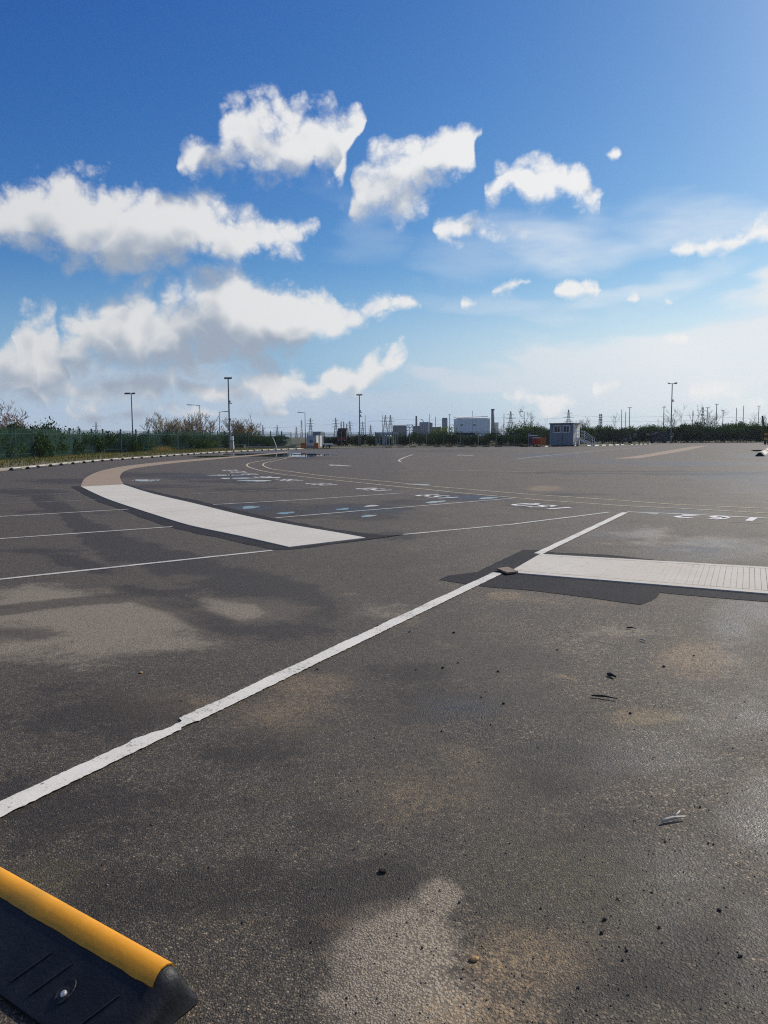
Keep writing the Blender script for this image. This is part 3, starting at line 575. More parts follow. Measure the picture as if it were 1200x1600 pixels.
tp = chain_dense(TP_L, 0.25, 0.025, 1) + chain_dense([(-1.55,10.83), (-1.32,10.85), (-0.77,11.34), (-0.25,11.84), (0.28,12.40)], 0.25, 0.03, 3) + chain_dense(TP_R, 0.25, 0.05, 2)[::-1]
tag(MB().sheet(tp, 0.004).build('tarmac_edging', 'tarmac'), kind='structure')
N_ = 80
def even(poly, n): 
    L = sum(math.dist(a, b) for a, b in zip(poly[:-1], poly[1:])); return [p[:2] for p in walk(poly, L/(n+1e-4))][:n+1]
el_, er_ = even(CL_L, N_), even(CL_R, N_)
strip_o = thing('concrete_strip', None, None); tag(strip_o, kind='structure')
joints = [0, 16, 33, 50, 66, N_]
for a, b in zip(joints[:-1], joints[1:]):
    L_, R2 = el_[a:b+1], er_[a:b+1]
    g = 0.012/ max(0.1, math.dist(L_[0], L_[-1])/(len(L_)-1))
    if a: L_ = [lerp(L_[0], L_[1], g)] + L_[1:]; R2 = [lerp(R2[0], R2[1], g)] + R2[1:]
    n = len(L_); mb = MB()
    poly = L_ + R2[::-1]
    mb.prism(poly, 0.0, 0.016).build('concrete_slab', 'concrete', strip_o)
BR_L = smooth_line([(-10.09,25.53), (-11.46,29.26), (-12.59,32.72), (-13.80,37.28), (-14.51,41.07), (-14.92,45.22), (-14.82,51.44), (-14.13,57.33), (-12.59,66.02), (-11.29,75.74), (-10.55,85.05)], 1.0)
BR_R = smooth_line([(-9.03,26.64), (-10.81,31.46), (-12.09,35.52), (-12.72,37.94), (-13.26,41.10), (-13.33,46.25), (-13.15,50.58), (-12.68,54.54), (-11.82,61.99), (-10.62,71.27), (-9.80,80.06)], 1.0)
a, b = even(BR_L, 60), even(BR_R, 60)
tag(MB().strip(a, b, 0.007).build('sandy_strip', 'sand'), kind='structure')
tag(MB().sheet([(15.29,51.25), (19.70,59.12), (27.37,74.74), (40.54,100.90), (45.98,109.05), (32.12,80.41), (24.04,64.61), (17.31,51.95)], 0.006).build('sandy_strip', 'sand'), kind='structure')

# right-hand strip
rt = chain_dense([(0.61,8.47), (0.73,8.70), (1.11,8.96), (1.39,9.56), (1.94,10.66), (2.17,10.65)], 0.12, 0.012, 4) + chain_dense([(2.35,10.37), (2.99,10.17), (3.32,9.86), (3.93,9.34), (4.61,9.12), (5.32,8.77)], 0.2, 0.012, 5) \
   + chain_dense([(4.15,6.81), (3.66,7.20), (3.24,7.41), (2.79,7.67), (2.59,7.29), (2.41,7.13), (2.17,7.32), (1.91,7.54), (1.53,7.81), (1.06,8.05)], 0.15, 0.012, 6)
tag(MB().sheet(rt, 0.004).build('tarmac_edging', 'tarmac'), kind='structure')
A0, A1 = (1.435, 8.836), (2.079, 10.199)           # near-left and far-left corners of the strip
B0, B1 = (3.816, 7.523), (4.580, 9.057)
ux, uy = B0[0]-A0[0], B0[1]-A0[1]; UL = math.hypot(ux, uy); ux, uy = ux/UL, uy/UL
vx, vy = B1[0]-A1[0], B1[1]-A1[1]
def rp(s, t):                                   # s along the strip from its left end, t across it
    n_ = (A0[0]+ux*s, A0[1]+uy*s)
    L2 = math.hypot(vx, vy); f_ = (A1[0]+vx/L2*s, A1[1]+vy/L2*s)
    return lerp(n_, f_, t)
rib = thing('ribbed_strip', None, None); tag(rib, kind='structure')
base = MB().prism([rp(0,0), rp(6.0,0), rp(6.0,1), rp(0,1)], 0.0, 0.010).build('strip_base', 'ribbed', rib)
z1 = 0.018
MB().prism([rp(0.012,0.0), rp(6,0.0), rp(6,0.085), rp(0.012,0.085)], 0.0101, z1).build('border_band', 'ribbed', rib)
MB().prism([rp(0.012,0.925), rp(6,0.925), rp(6,1.0), rp(0.012,1.0)], 0.0101, z1).build('border_band', 'ribbed', rib)
rr = random.Random(3); s_ = 0.012
while s_ < 5.9:
    w_ = 0.060 + rr.uniform(-0.005, 0.005)
    gap = max(.0002, .0046*min(1.0, (s_-.7)/2.2))*rr.uniform(.5, 1.2)
    zz = z1 + rr.uniform(-0.0012, 0.0008)
    t0, t1 = 0.09 + rr.uniform(0, 0.006), 0.92 - rr.uniform(0, 0.006)
    MB().prism([rp(s_,t0), rp(s_+w_-gap,t0), rp(s_+w_-gap,t1), rp(s_,t1)], 0.0101, zz).build('concrete_rib', 'ribbed', rib)
    s_ += w_

# long white line with chipped left edge
P0, P1 = (-1.668, 3.176), (4.975, 15.754)
dx, dy = P1[0]-P0[0], P1[1]-P0[1]; LL = math.hypot(dx, dy); dx, dy = dx/LL, dy/LL; nx, ny = -dy, dx
def along(px, py=None): return (px[0]-P0[0])*dx + (px[1]-P0[1])*dy
S_notch = along((-1.126, 4.189)); S_a = along((-1.268, 3.893)); S_mid = along((-1.217, 4.068)); S_cut = along((1.360, 8.839)); S_re = along((2.089, 10.271)); S_c = along((-0.981, 4.443))
def long_line(s0, s1, seed):
    rr = random.Random(seed); l, r = [], []; s = s0
    while s <= s1 + 1e-6:
        wl = wr = 0.062
        if S_a < s < S_notch: wl = 0.062 - 0.045*min(1, (s-S_a)/(S_mid-S_a)) + (0.012 if s < S_mid else -0.002)
        if S_notch <= s < S_notch+0.02: wl = 0.02
        if S_notch+0.02 < s < S_c: wl = 0.066
        if S_notch-0.09 < s < S_notch+0.03: wr = 0.045
        j = 0.0045
        cx, cy = P0[0]+dx*s, P0[1]+dy*s
        wl += rr.uniform(-j, j)+0.004*math.sin(s*7); wr += rr.uniform(-j, j)
        l.append((cx+nx*wl, cy+ny*wl)); r.append((cx-nx*wr, cy-ny*wr)); s += 0.025
    return MB().strip(l, r, 0.009).build('painted_line', 'line', yard)
long_line(-2.2, S_cut, 1); long_line(S_re, LL, 2)

LINES = [   # (points, width, material)
 ([(-5.21,8.10), (-4.40,8.67), (-1.59,10.78)], .085, 'thin'), ([(-7.10,11.72), (-6.19,12.27), (-3.82,13.78)], .08, 'thin'), ([(-8.91,15.19), (-7.95,15.82), (-5.78,17.28)], .08, 'thin'),
 ([(-10.47,18.40), (-9.50,18.94), (-7.53,20.03)], .07, 'faint'), ([(-11.58,21.01), (-10.77,21.50), (-8.99,22.68)], .07, 'faint'), ([(-12.05,24.07), (-10.34,24.79)], .07, 'faint'),
 ([(0.31,12.44), (2.31,13.78), (4.67,15.84)], .085, 'thin'), ([(-2.16,15.17), (-0.55,16.49), (1.52,18.15), (3.33,19.60)], .08, 'thin'), ([(-4.09,18.32), (-1.97,19.65), (0.55,21.65)], .08, 'thin'),
 ([(-5.47,21.85), (-3.86,23.12), (-2.02,24.23)], .08, 'faint'), ([(-7.07,25.07), (-5.21,26.03), (-4.02,26.79)], .08, 'faint'), ([(-8.54,28.49), (-6.38,29.49), (-5.03,30.23)], .07, 'faint'), ([(-10.02,32.11), (-7.43,33.09)], .07, 'faint'),
 ([(2.53,66.65), (1.92,61.46), (1.45,57.01), (1.07,52.28), (0.98,49.98), (1.10,48.08)], .13, 'thin'), ([(1.76,46.54), (3.64,43.50), (5.53,41.42), (7.49,39.92), (9.66,38.61), (12.72,38.15), (17.11,38.02)], .09, 'faint'),
 ([(2.73,36.26), (3.56,35.52), (5.72,34.28), (8.26,32.98), (10.77,32.26), (13.39,32.10), (15.84,32.19)], .09, 'thin'), ([(8.83,49.95), (10.08,48.37), (11.70,46.78), (15.33,46.00), (19.46,45.81)], .09, 'thin'),
 ([(8.99,52.32), (10.77,56.18), (13.42,61.93), (21.25,77.35), (32.21,96.76)], .12, 'thin'), ([(10.72,53.57), (16.49,66.00), (24.04,80.21), (31.94,93.62)], .12, 'faint'),
 ([(19.05,41.19), (19.76,41.24)], .12, 'thin'), ([(16.23,33.21), (17.41,33.15)], .12, 'thin'), ([(7.61,35.08), (9.87,37.55)], .08, 'faint'),
 ([(5.05,15.88), (5.84,15.48), (6.59,14.98), (7.28,14.48), (8.36,13.66)], .09, 'line'), ([(6.31,13.93), (6.84,13.59)], .03, 'faint'),
]
for ps, w, m in LINES: line(ps, w, 0.005, m, jit=0.006, step=0.4)
YO = smooth_line([(9.39,13.65), (8.55,14.57), (7.75,15.43), (6.27,16.65), (5.42,17.26), (4.57,18.22), (3.95,18.90), (3.14,20.08), (2.24,21.41), (1.43,22.80), (0.01,25.22), (-1.37,27.62), (-2.74,29.98), (-4.42,33.22), (-5.95,37.09), (-7.18,41.15), (-7.91,44.51), (-8.31,47.90), (-8.26,53.83), (-7.94,59.90), (-7.35,68.36)], 0.6)
YI = smooth_line([(9.99,14.54), (9.07,15.46), (8.22,16.36), (6.62,17.57), (5.84,18.62), (4.94,19.71), (3.93,20.87), (2.83,22.53), (1.54,24.53), (0.01,27.38), (-1.76,30.27), (-2.98,32.63), (-4.59,36.33), (-5.75,39.12), (-6.81,43.52), (-7.33,47.25), (-7.43,50.90), (-7.37,55.58), (-7.48,63.19), (-7.14,72.01)], 0.6)
line(YO, .085, 0.005, 'yellow', jit=0.006); line(YI, .085, 0.005, 'yellow', jit=0.006)

# bay numbers, drawn in strokes (unit box 0..0.6 x 0..1)
GLYPH = {'0': [[(.06,.2),(.2,.02),(.4,.02),(.54,.2),(.54,.8),(.4,.98),(.2,.98),(.06,.8),(.06,.2)]], '1': [[(.3,0),(.3,1)]],
 '2': [[(.06,.8),(.2,.97),(.42,.97),(.54,.8),(.5,.6),(.06,.03),(.56,.03)]], '3': [[(.06,.95),(.54,.95),(.3,.6),(.5,.48),(.54,.25),(.4,.03),(.18,.03),(.05,.18)]],
 '4': [[(.42,0),(.42,1),(.04,.3),(.58,.3)]], '5': [[(.52,.97),(.1,.97),(.08,.55),(.35,.6),(.54,.42),(.5,.12),(.3,.02),(.06,.1)]],
 '6': [[(.5,.92),(.3,.97),(.1,.7),(.06,.3),(.18,.04),(.42,.04),(.54,.26),(.42,.5),(.2,.5),(.07,.34)]], '7': [[(.04,.97),(.55,.97),(.22,0)]],
 '8': [[(.3,.52),(.1,.64),(.1,.88),(.3,.98),(.5,.88),(.5,.64),(.3,.52),(.06,.36),(.08,.12),(.3,.02),(.52,.12),(.54,.36),(.3,.52)]],
 '9': [[(.1,.08),(.3,.03),(.5,.3),(.54,.7),(.42,.96),(.18,.96),(.06,.74),(.18,.5),(.4,.5),(.53,.66)]]}
def bay_number(text, centre, right, up, h, pitch, w=0.13, m='digit'):
    o_ = thing('bay_number', None, None); o_.parent = yard
    n = len(text)
    for i, ch in enumerate(text):
        ox = centre[0] + right[0]*(i-(n-1)/2)*pitch; oy = centre[1] + right[1]*(i-(n-1)/2)*pitch
        mb = MB()
        for st in GLYPH[ch]:
            ps = [(ox + right[0]*(x-.3)*h*.9 + up[0]*(y-.5)*h, oy + right[1]*(x-.3)*h*.9 + up[1]*(y-.5)*h) for x, y in st]
            closed = st[0] == st[-1]; n_ = len(ps)
            l, r = [], []
            for q in range(n_):
                a_ = ps[q-1] if q else (ps[-2] if closed else ps[0]); b_ = ps[q+1] if q < n_-1 else (ps[1] if closed else ps[-1])
                L_ = math.dist(a_, b_) or 1; tx, ty = (b_[0]-a_[0])/L_, (b_[1]-a_[1])/L_
                l.append((ps[q][0]-ty*w/2, ps[q][1]+tx*w/2)); r.append((ps[q][0]+ty*w/2, ps[q][1]-tx*w/2))
            mb.strip(l, r, 0.0065)
        mb.build('digit', m, o_)
    return o_
rt_ = (-.5, .866); up_ = (-.84, -.54)
bay_number('160', (3.571, 17.272), rt_, up_, .70, .56, .13)
bay_number('162', (6.403, 14.635), (-.84,.54), (-.56,-.83), .62, .58, .13)
for txt, c in (('159', (1.428, 20.295)), ('158', (-0.285, 23.172)), ('157', (-2.092, 25.927)), ('156', (-3.503, 28.450)), ('155', (-4.771, 30.667)), ('154', (-5.806, 33.249)), ('153', (-6.670, 35.340)), ('152', (-7.446, 37.324))):
    bay_number(txt, c, rt_ if txt > '155' else (-.3,.95), up_ if txt > '155' else (-.95,-.3), .66, .50, .12)
# direction arrows on the lane
def arrow(c, ang, L=3.0):
    ca, sa_ = math.cos(ang), math.sin(ang)
    pl = [(-L/2,-.12),(L*.12,-.12),(L*.08,-.42),(L/2,0),(L*.08,.42),(L*.12,.12),(-L/2,.12)]
    return marking([(c[0]+x*ca-y*sa_, c[1]+x*sa_+y*ca) for x, y in pl], 0.005, 'digit', 'lane_arrow')
arrow((-2.482, 42.912), math.radians(122), 2.6); arrow((6.678, 63.437), math.radians(112), 3.0)

# puddles
def puddle(x, y, rx, ry, rot, s, seed):
    r = random.Random(seed); ps = []
    ph = [r.uniform(0, 6.28) for _ in range(5)]
    for i in range(56):
        q = 2*PI*i/56; k_ = 1 + .16*math.sin(2*q+ph[0]) + .12*math.sin(3*q+ph[1]) + .09*math.sin(5*q+ph[2]) + .06*math.sin(9*q+ph[3]) + .04*math.sin(14*q+ph[4])
        px_, py_ = rx*k_*math.cos(q), ry*k_*math.sin(q)
        ps.append((x+px_*math.cos(rot)-py_*math.sin(rot), y+px_*math.sin(rot)+py_*math.cos(rot)))
    return tag(MB().sheet(ps, 0.0035).build('puddle', 'water'), kind='structure')
for i, b_ in enumerate([(-3.07,17.55,0.334,0.199,-1.255,1.00), (-2.08,16.15,0.238,0.172,1.522,1.00), (-0.32,15.43,0.210,0.138,1.138,1.00), (-0.29,17.69,0.227,0.141,0.940,1.00), (-0.91,16.95,0.222,0.116,0.908,1.00), (1.25,18.64,0.352,0.170,1.048,1.00), (2.67,19.68,0.318,0.164,1.035,1.00), (-9.73,69.10,6.806,4.216,-1.065,1.00), (-14.32,65.16,3.334,1.695,-1.147,1.00), (-5.71,30.09,0.712,0.475,-0.439,1.00), (-4.77,28.36,0.575,0.417,-0.551,1.00), (-6.80,32.68,0.717,0.456,-0.422,1.00), (-4.43,30.44,0.410,0.287,-1.108,1.00), (35.94,73.72,4.061,0.605,1.116,1.00), (1.18,25.49,0.342,0.270,-0.223,1.00), (5.46,15.46,0.132,0.100,0.673,1.00), (-8.99,29.18,0.754,0.484,-0.596,1.00), (-7.82,72.70,4.204,1.760,-1.369,1.00)]): puddle(*b_, seed=i+11)

# ------------------------------------------------------------------ kerbs, verge
def kerb(poly, w=0.16, h=0.13):
    n = len(poly); inn, out = poly, offset(poly, w)
    vs = [(x,y,-.02) for x,y in inn] + [(x,y,h-.02) for x,y in inn] + [(x*0.15+u*0.85*0+x*0.85 - (x-u)*0.15, y-(y-w2)*0.15, h) for (x,y),(u,w2) in zip(inn, out)] + [(x,y,h) for x,y in out] + [(x,y,-.02) for x,y in out]
    fs = [(r*n+i, r*n+i+1, (r+1)*n+i+1, (r+1)*n+i) for r in range(4) for i in range(n-1)]
    return tag(MB().add(vs, fs).build('kerb', 'kerb'), kind='structure')
LK = resample(KERB, 2.0)
kerb(LK); kerb(resample(FAR[:7], 3.0), 0.22, 0.10)
FENCE_L = [(-27.17,55.15), (-27.03,59.37), (-27.33,64.41), (-27.76,70.86), (-27.61,76.32), (-26.46,79.33), (-25.58,83.36), (-24.58,92.35), (-22.35,108.39), (-19.07,115.22), (-14.69,122.64)]
_d = (FENCE_L[0][0]-FENCE_L[2][0], FENCE_L[0][1]-FENCE_L[2][1]); FENCE_L = [(FENCE_L[0][0]+_d[0]*2.2, FENCE_L[0][1]+_d[1]*2.2)] + FENCE_L
vb = MB(); vi = offset(LK, 0.155)
vo_ = offset(LK, 14.0)
vb.strip(vi, vo_, 0.105).build('grass_verge', 'soil')
tag(bpy.data.objects['grass_verge'], kind='structure')
tag(MB().strip(offset(resample(FAR[:7],3.0), 0.2), offset(resample(FAR[:7],3.0), 30.0), 0.03).build('grass_verge', 'soil'), kind='structure')

def grass(name, spots, m, hmin, hmax):
    mb = MB(); r = random.Random(5)
    for (x, y, z) in spots:
        h = r.uniform(hmin, hmax); a_ = r.uniform(0, 2*PI); l = r.uniform(0, .5)*h; w = .035
        c_, s2 = math.cos(a_), math.sin(a_)
        mb.add([(x-c_*w, y-s2*w, z), (x+c_*w, y+s2*w, z), (x - s2*l, y + c_*l, z+h)], [(0,1,2)])
    o = mb.build(name, m); o['kind'] = 'stuff'; return o
r = random.Random(9); sp_g = []; sp_d = []
FL = resample(FENCE_L, 1.0)
def near_pt(p, poly): return min(poly, key=lambda q: (q[0]-p[0])**2 + (q[1]-p[1])**2)
for (x, y) in LK[2:]:
    q = near_pt((x, y), FL)
    for _ in range(260):
        t = r.random()**0.8; px_, py_ = lerp((x, y), q, .06 + t*1.0)
        px_ += r.uniform(-1.2, 1.2); py_ += r.uniform(-1.2, 1.2)
        k_ = near_pt((px_, py_), LK)
        if (px_-k_[0])*(q[0]-x) + (py_-k_[1])*(q[1]-y) < 0.25: continue
        nz = mnoise.noise((px_*.3, py_*.3, 0))
        (sp_d if nz > 0.28 else sp_g).append((px_, py_, 0.10))
grass('verge_grass', sp_g, 'grass', .08, .26); grass('dry_verge_grass', sp_d, 'drygrass', .06, .2)
tuft = (-25.240, 86.963); grass('straw_grass_clump', [(tuft[0]+r.gauss(0,.55), tuft[1]+r.gauss(0,1.2), .1) for _ in range(500)], 'drygrass', .25, .75)

# ------------------------------------------------------------------ wheel stops
def stop_section():
    return [(-.225,0.0),(-.228,.014),(-.212,.024),(-.060,.108),(-.034,.128),(-.016,.138),(.012,.138),(.028,.128),(.078,.024),(.086,.012),(.086,0.0)]
def wheel_stop_body(L, endr=0.075, n=None, sec=None):
    """long rubber block along -x from its tapered end at x = 0"""
    sec = sec or stop_section(); mb = MB(); stations = []
    for i in range(7):
        q = PI/2*i/6; stations.append((-endr*(1-math.cos(q))*1.0, math.sin(q)))
    xs = [(0.0, .50), (-.006, .68), (-.020, .86), (-.042, .96), (-.07, 1.0)]
    xs += [(-.07 - (L-.14)*i/12, 1.0) for i in range(1, 13)]
    xs += [(-L+.042, .96), (-L+.020, .86), (-L+.006, .68), (-L, .50)]
    rings = []
    for x, f in xs:
        rings.append([(x, -0.03 + (y+0.03)*(0.80+0.20*f), z*(f if f < 1 else 1)) for y, z in sec])
    m = len(sec)
    for rg in rings: mb.v += rg
    for i in range(len(rings)-1):
        for j in range(m-1):
            mb.f.append((i*m+j, i*m+j+1, (i+1)*m+j+1, (i+1)*m+j))
    mb.f.append(tuple(range(m-1, -1, -1))); mb.f.append(tuple((len(rings)-1)*m+j for j in range(m)))
    return mb
E1, E0 = (-0.668, 2.190), (-1.436, 2.710)
zr = 0.146
def at_height(p, z):                                  # a sight line through ground point p, cut at height z
    t = (1.6 - z)/1.6; return (p[0]*t, p[1]*t)
T1, T0 = at_height(E1, zr), at_height(E0, zr)
ang = math.atan2(T1[1]-T0[1], T1[0]-T0[0])
stop = thing('wheel_stop', 'black rubber wheel stop with yellow ridge cover and bolt hole, close by', 'wheel stop', (T1[0]+.035*math.cos(ang), T1[1]+.035*math.sin(ang), 0.004), ang)
bd = wheel_stop_body(1.75).build('body', 'rubber', stop, smooth=True)
md = bd.modifiers.new('edge', 'EDGE_SPLIT'); md.split_angle = math.radians(50)
# yellow cover: thin folded sheet over the ridge
sec_c = [(-.056,.1145),(-.045,.1235),(-.030,.1335),(-.014,.1415),(.008,.1415),(.024,.1345),(.036,.113)]
inn = [(y*0.96, z-.004) for y, z in sec_c]
mb = MB(); rr = random.Random(2); xs = [-.045 - 1.66*i/60 for i in range(61)]; m_ = len(sec_c)
for i, x in enumerate(xs):
    edge = rr.uniform(-.0022, .0022)
    for j, (y, z) in enumerate(sec_c):
        slope = -.010 if i == 0 and j < 3 else 0
        e_ = edge if j == 0 else 0
        mb.v.append((x + slope*(3-j)*-.4, y + e_*.86, z + e_*.5))
    for (y, z) in inn: mb.v.append((x, y, z))
W2 = 2*m_
for i in range(60):
    for j in range(m_-1):
        mb.f.append((i*W2+j, i*W2+j+1, (i+1)*W2+j+1, (i+1)*W2+j))
    mb.f.append((i*W2, (i+1)*W2, (i+1)*W2+m_, i*W2+m_)); mb.f.append((i*W2+m_-1, i*W2+2*m_-1, (i+1)*W2+2*m_-1, (i+1)*W2+m_-1))
for i in (0, 60):
    for j in range(m_-1): mb.f.append((i*W2+j, i*W2+m_+j, i*W2+m_+j+1, i*W2+j+1))
cv = mb.build('ridge_cover', 'cap', stop, smooth=True); md = cv.modifiers.new('edge', 'EDGE_SPLIT'); md.split_angle = math.radians(40)
# moulded ribs on the slope, bolt recess
sl_a = math.atan2(.084, .152)
def on_slope(x, t, lift=0.0):                         # t 0 bottom..1 top of front slope
    y = -.212 + .152*t; z = .024 + .084*t
    return (x - 0, y - math.sin(sl_a)*lift, z + math.cos(sl_a)*lift)
for (xa, xb) in ((-.14,-.14),(-.36,-.36),(-.455,-.455),(-.78,-.78),(-.90,-.90)):
    MB().bar(on_slope(xa-.03, .10, .0005), on_slope(xb+.025, .74, .0005), .006, .005).build('moulded_rib', 'rubber', stop)
rec = MB(); N2 = 20
cx_ = -.285; 
ringo = [on_slope(cx_ + .026*math.cos(2*PI*i/N2)*1.0, .40 + .21*math.sin(2*PI*i/N2), .0015) for i in range(N2)]
ringt = [on_slope(cx_ + .024*math.cos(2*PI*i/N2), .40 + .19*math.sin(2*PI*i/N2), .004) for i in range(N2)]
ringi = [on_slope(cx_ + .019*math.cos(2*PI*i/N2), .41 + .16*math.sin(2*PI*i/N2), .001) for i in range(N2)]
rec.add(ringo + ringt + ringi, [(i, (i+1)%N2, N2+(i+1)%N2, N2+i) for i in range(N2)] + [(N2+i, N2+(i+1)%N2, 2*N2+(i+1)%N2, 2*N2+i) for i in range(N2)])
rec.build('bolt_recess', 'rubber', stop)
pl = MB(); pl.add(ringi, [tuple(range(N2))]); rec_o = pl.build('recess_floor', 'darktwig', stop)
bc = Vector(on_slope(cx_+.002, .36, .002)); nrm = Vector((0, -math.sin(sl_a), math.cos(sl_a)))
MB().tube([bc, bc + nrm*.004, bc + nrm*.007], [.0095,.0095,.006], 12).build('bolt', 'bolt', stop, smooth=False)

# small stops along the kerbs
def stop_proto(lbl, grp, cover=True):
    o = thing('wheel_stop', lbl, 'wheel stop', (0,0,0), 0, grp)
    sec = [(-.15,0),(-.15,.02),(-.05,.125),(.05,.125),(.15,.02),(.15,0)]
    mb = MB(); L = 1.1
    xs = [(-L/2,.55),(-L/2+.06,1),(L/2-.06,1),(L/2,.55)]
    for x, f in xs: mb.v += [(x, y, z*f) for y, z in sec]
    m = len(sec)
    for i in range(3):
        for j in range(m-1): mb.f.append((i*m+j, i*m+j+1, (i+1)*m+j+1, (i+1)*m+j))
    mb.f += [tuple(range(m-1,-1,-1)), tuple(3*m+j for j in range(m))]
    mb.build('body', 'rubber', o)
    cb = MB(); sc = [(-.085,.093),(-.05,.131),(.05,.131),(.085,.093)]
    for x in (-L/2+.12, L/2-.12): cb.v += [(x,y,z) for y,z in sc]
    cb.f += [(j, j+1, 5+j, 4+j) for j in range(3)] + [(0,1,2,3),(7,6,5,4),(0,4,7,3)]
    if cover: cb.build('ridge_cover', 'palecap', o)
    return o
gl = 'small black wheel stops along the left kerb'
p1 = stop_proto('small black wheel stop with faded pale cover along the left kerb', gl)
first = True
LKin = offset(LK, -0.32)
for i, (x, y, a_) in enumerate(walk(LKin, 1.8, 13.0)):
    if y < 39: continue
    o = p1 if first else copy_tree(p1); first = False
    o.location = (x + random.uniform(-.08,.08), y + random.uniform(-.1,.1), .003); o.rotation_euler = (0, 0, a_ + random.uniform(-.06, .06))
p2 = stop_proto('small black wheel stop on the edge of the far asphalt', 'small black wheel stops along the far edge of the yard', False); first = True
for i, (x, y, a_) in enumerate(walk(offset(resample(FAR,3.0), -0.45), 1.75, 8.0)):
    if x > 50 or (i % 7) == 3: continue
    o = p2 if first else copy_tree(p2); first = False
    o.location = (x, y + random.uniform(-.1,.1), .003); o.rotation_euler = (0, 0, a_ + random.uniform(-.05, .05))
# striped stop at the right edge of the picture
q0, q1 = (26.754, 54.744), (37.335, 74.666)
L_ = math.dist(q0, q1); a_ = math.atan2(q1[1]-q0[1], q1[0]-q0[0])
o = thing('wheel_stop', 'long wheel stop banded in black, white and yellow at the right edge', 'wheel stop', ((q0[0]+q1[0])/2, (q0[1]+q1[1])/2, .003), a_)
for i in range(9):
    xa = -L_/2 + L_*i/9; sec = [(-.3,0),(-.28,.06),(-.09,.26),(.09,.26),(.28,.06),(.3,0)]
    mb = MB(); mb.v += [(xa,y,z) for y,z in sec] + [(xa+L_/9-.01,y,z) for y,z in sec]
    mb.f += [(j,j+1,6+j+1,6+j) for j in range(5)] + [(5,4,3,2,1,0),(6,7,8,9,10,11)]
    mb.build('band', ('rubber','palecap','palecap','palecap','rubber','palecap','cap','palecap','palecap')[i], o)

# ------------------------------------------------------------------ fences
def pale_mesh(h, z0, w, m):
    return MB().add([(-w/2,0,z0),(0,-.02,z0),(w/2,0,z0),(w/2,0,z0+h-.08),(0,-.02,z0+h),(-w/2,0,z0+h-.08)], [(0,1,4,5),(1,2,3,4)])
def fence(label, poly, H, m, pm, post_sp, pale_sp, singles, z0=0.10, pale_w=.058, off=0.05, post_extra=0.0, cat='fence'):
    o = thing('palisade_fence', label, cat, (poly[0][0], poly[0][1], 0))
    bx, by = poly[0]
    loc = [(x-bx, y-by) for x, y in poly]
    pmsh = None
    for (x, y, a_) in walk(loc, post_sp):
        if pmsh is None: pmsh = MB().box((0,0,(H+post_extra)/2-.15), (.10,.13,H+post_extra+.3)).mesh('post', pm)
        q = bpy.data.objects.new('post', pmsh); C.objects.link(q); q.parent = o; q.location = (x, y, z0); q.rotation_euler = (0,0,a_)
    fr = resample(loc, 3.0); 
    for hz in (.38, H-.42):
        mb = MB()
        for a1, b1 in zip(fr[:-1], fr[1:]): mb.bar((*a1, z0+hz), (*b1, z0+hz), .05, .05)
        mb.build('rail', m, o)
    ps = walk(offset(loc, -0.06), pale_sp)
    dist_ = sorted(range(len(ps)), key=lambda i: (ps[i][0]+bx)**2 + (ps[i][1]+by)**2)
    vis = [i for i in dist_ if abs(math.atan2(ps[i][0]+bx, ps[i][1]+by)) < .47]
    near = set(vis[:singles])
    base_m = pale_mesh(H-off, 0, pale_w, m).mesh('pale', m)
    rest = MB()
    for i, (x, y, a_) in enumerate(ps):
        if i in near:
            q = bpy.data.objects.new('pale', base_m); C.objects.link(q); q.parent = o; q.location = (x, y, z0+off); q.rotation_euler = (0,0,a_)
        else:
            R = Matrix.Rotation(a_, 3, 'Z'); T = Vector((x, y, z0+off))
            rest.add([R @ Vector(v) + T for v in pale_mesh(H-off, 0, pale_w, m).v], [(0,1,4,5),(1,2,3,4)])
    if rest.v: rest.build('pale', m, o)['kind'] = 'stuff'
    return o
fence('long green palisade fence curving along the grass verge on the left', FENCE_L, 2.3, 'green', 'postgreen', 2.75, .155, 300, post_extra=.12)
FENCE_M = [(-14.88,124.21), (-10.17,123.30), (-4.02,123.15), (6.09,120.84), (15.64,117.17), (23.06,115.36), (30.09,118.50)]
fence('dark green palisade fence across the far end behind the white cabinet', FENCE_M, 2.3, 'blackgreen', 'litpost', 2.75, .155, 0, z0=.04, pale_w=.045)
FENCE_R = [(31.72,124.56), (39.66,132.42), (46.68,140.30), (51.04,139.49), (56.68,136.34), (62.94,135.20), (75.89,132.33)] + [(108.0, 124.0), (146.0, 117.0)]
fence('blackish green fence raised on posts, right of the grey cabin', FENCE_R, 2.45, 'blackgreen', 'blackgreen', 3.6, .15, 0, z0=0.0, off=.32, pale_w=.035)

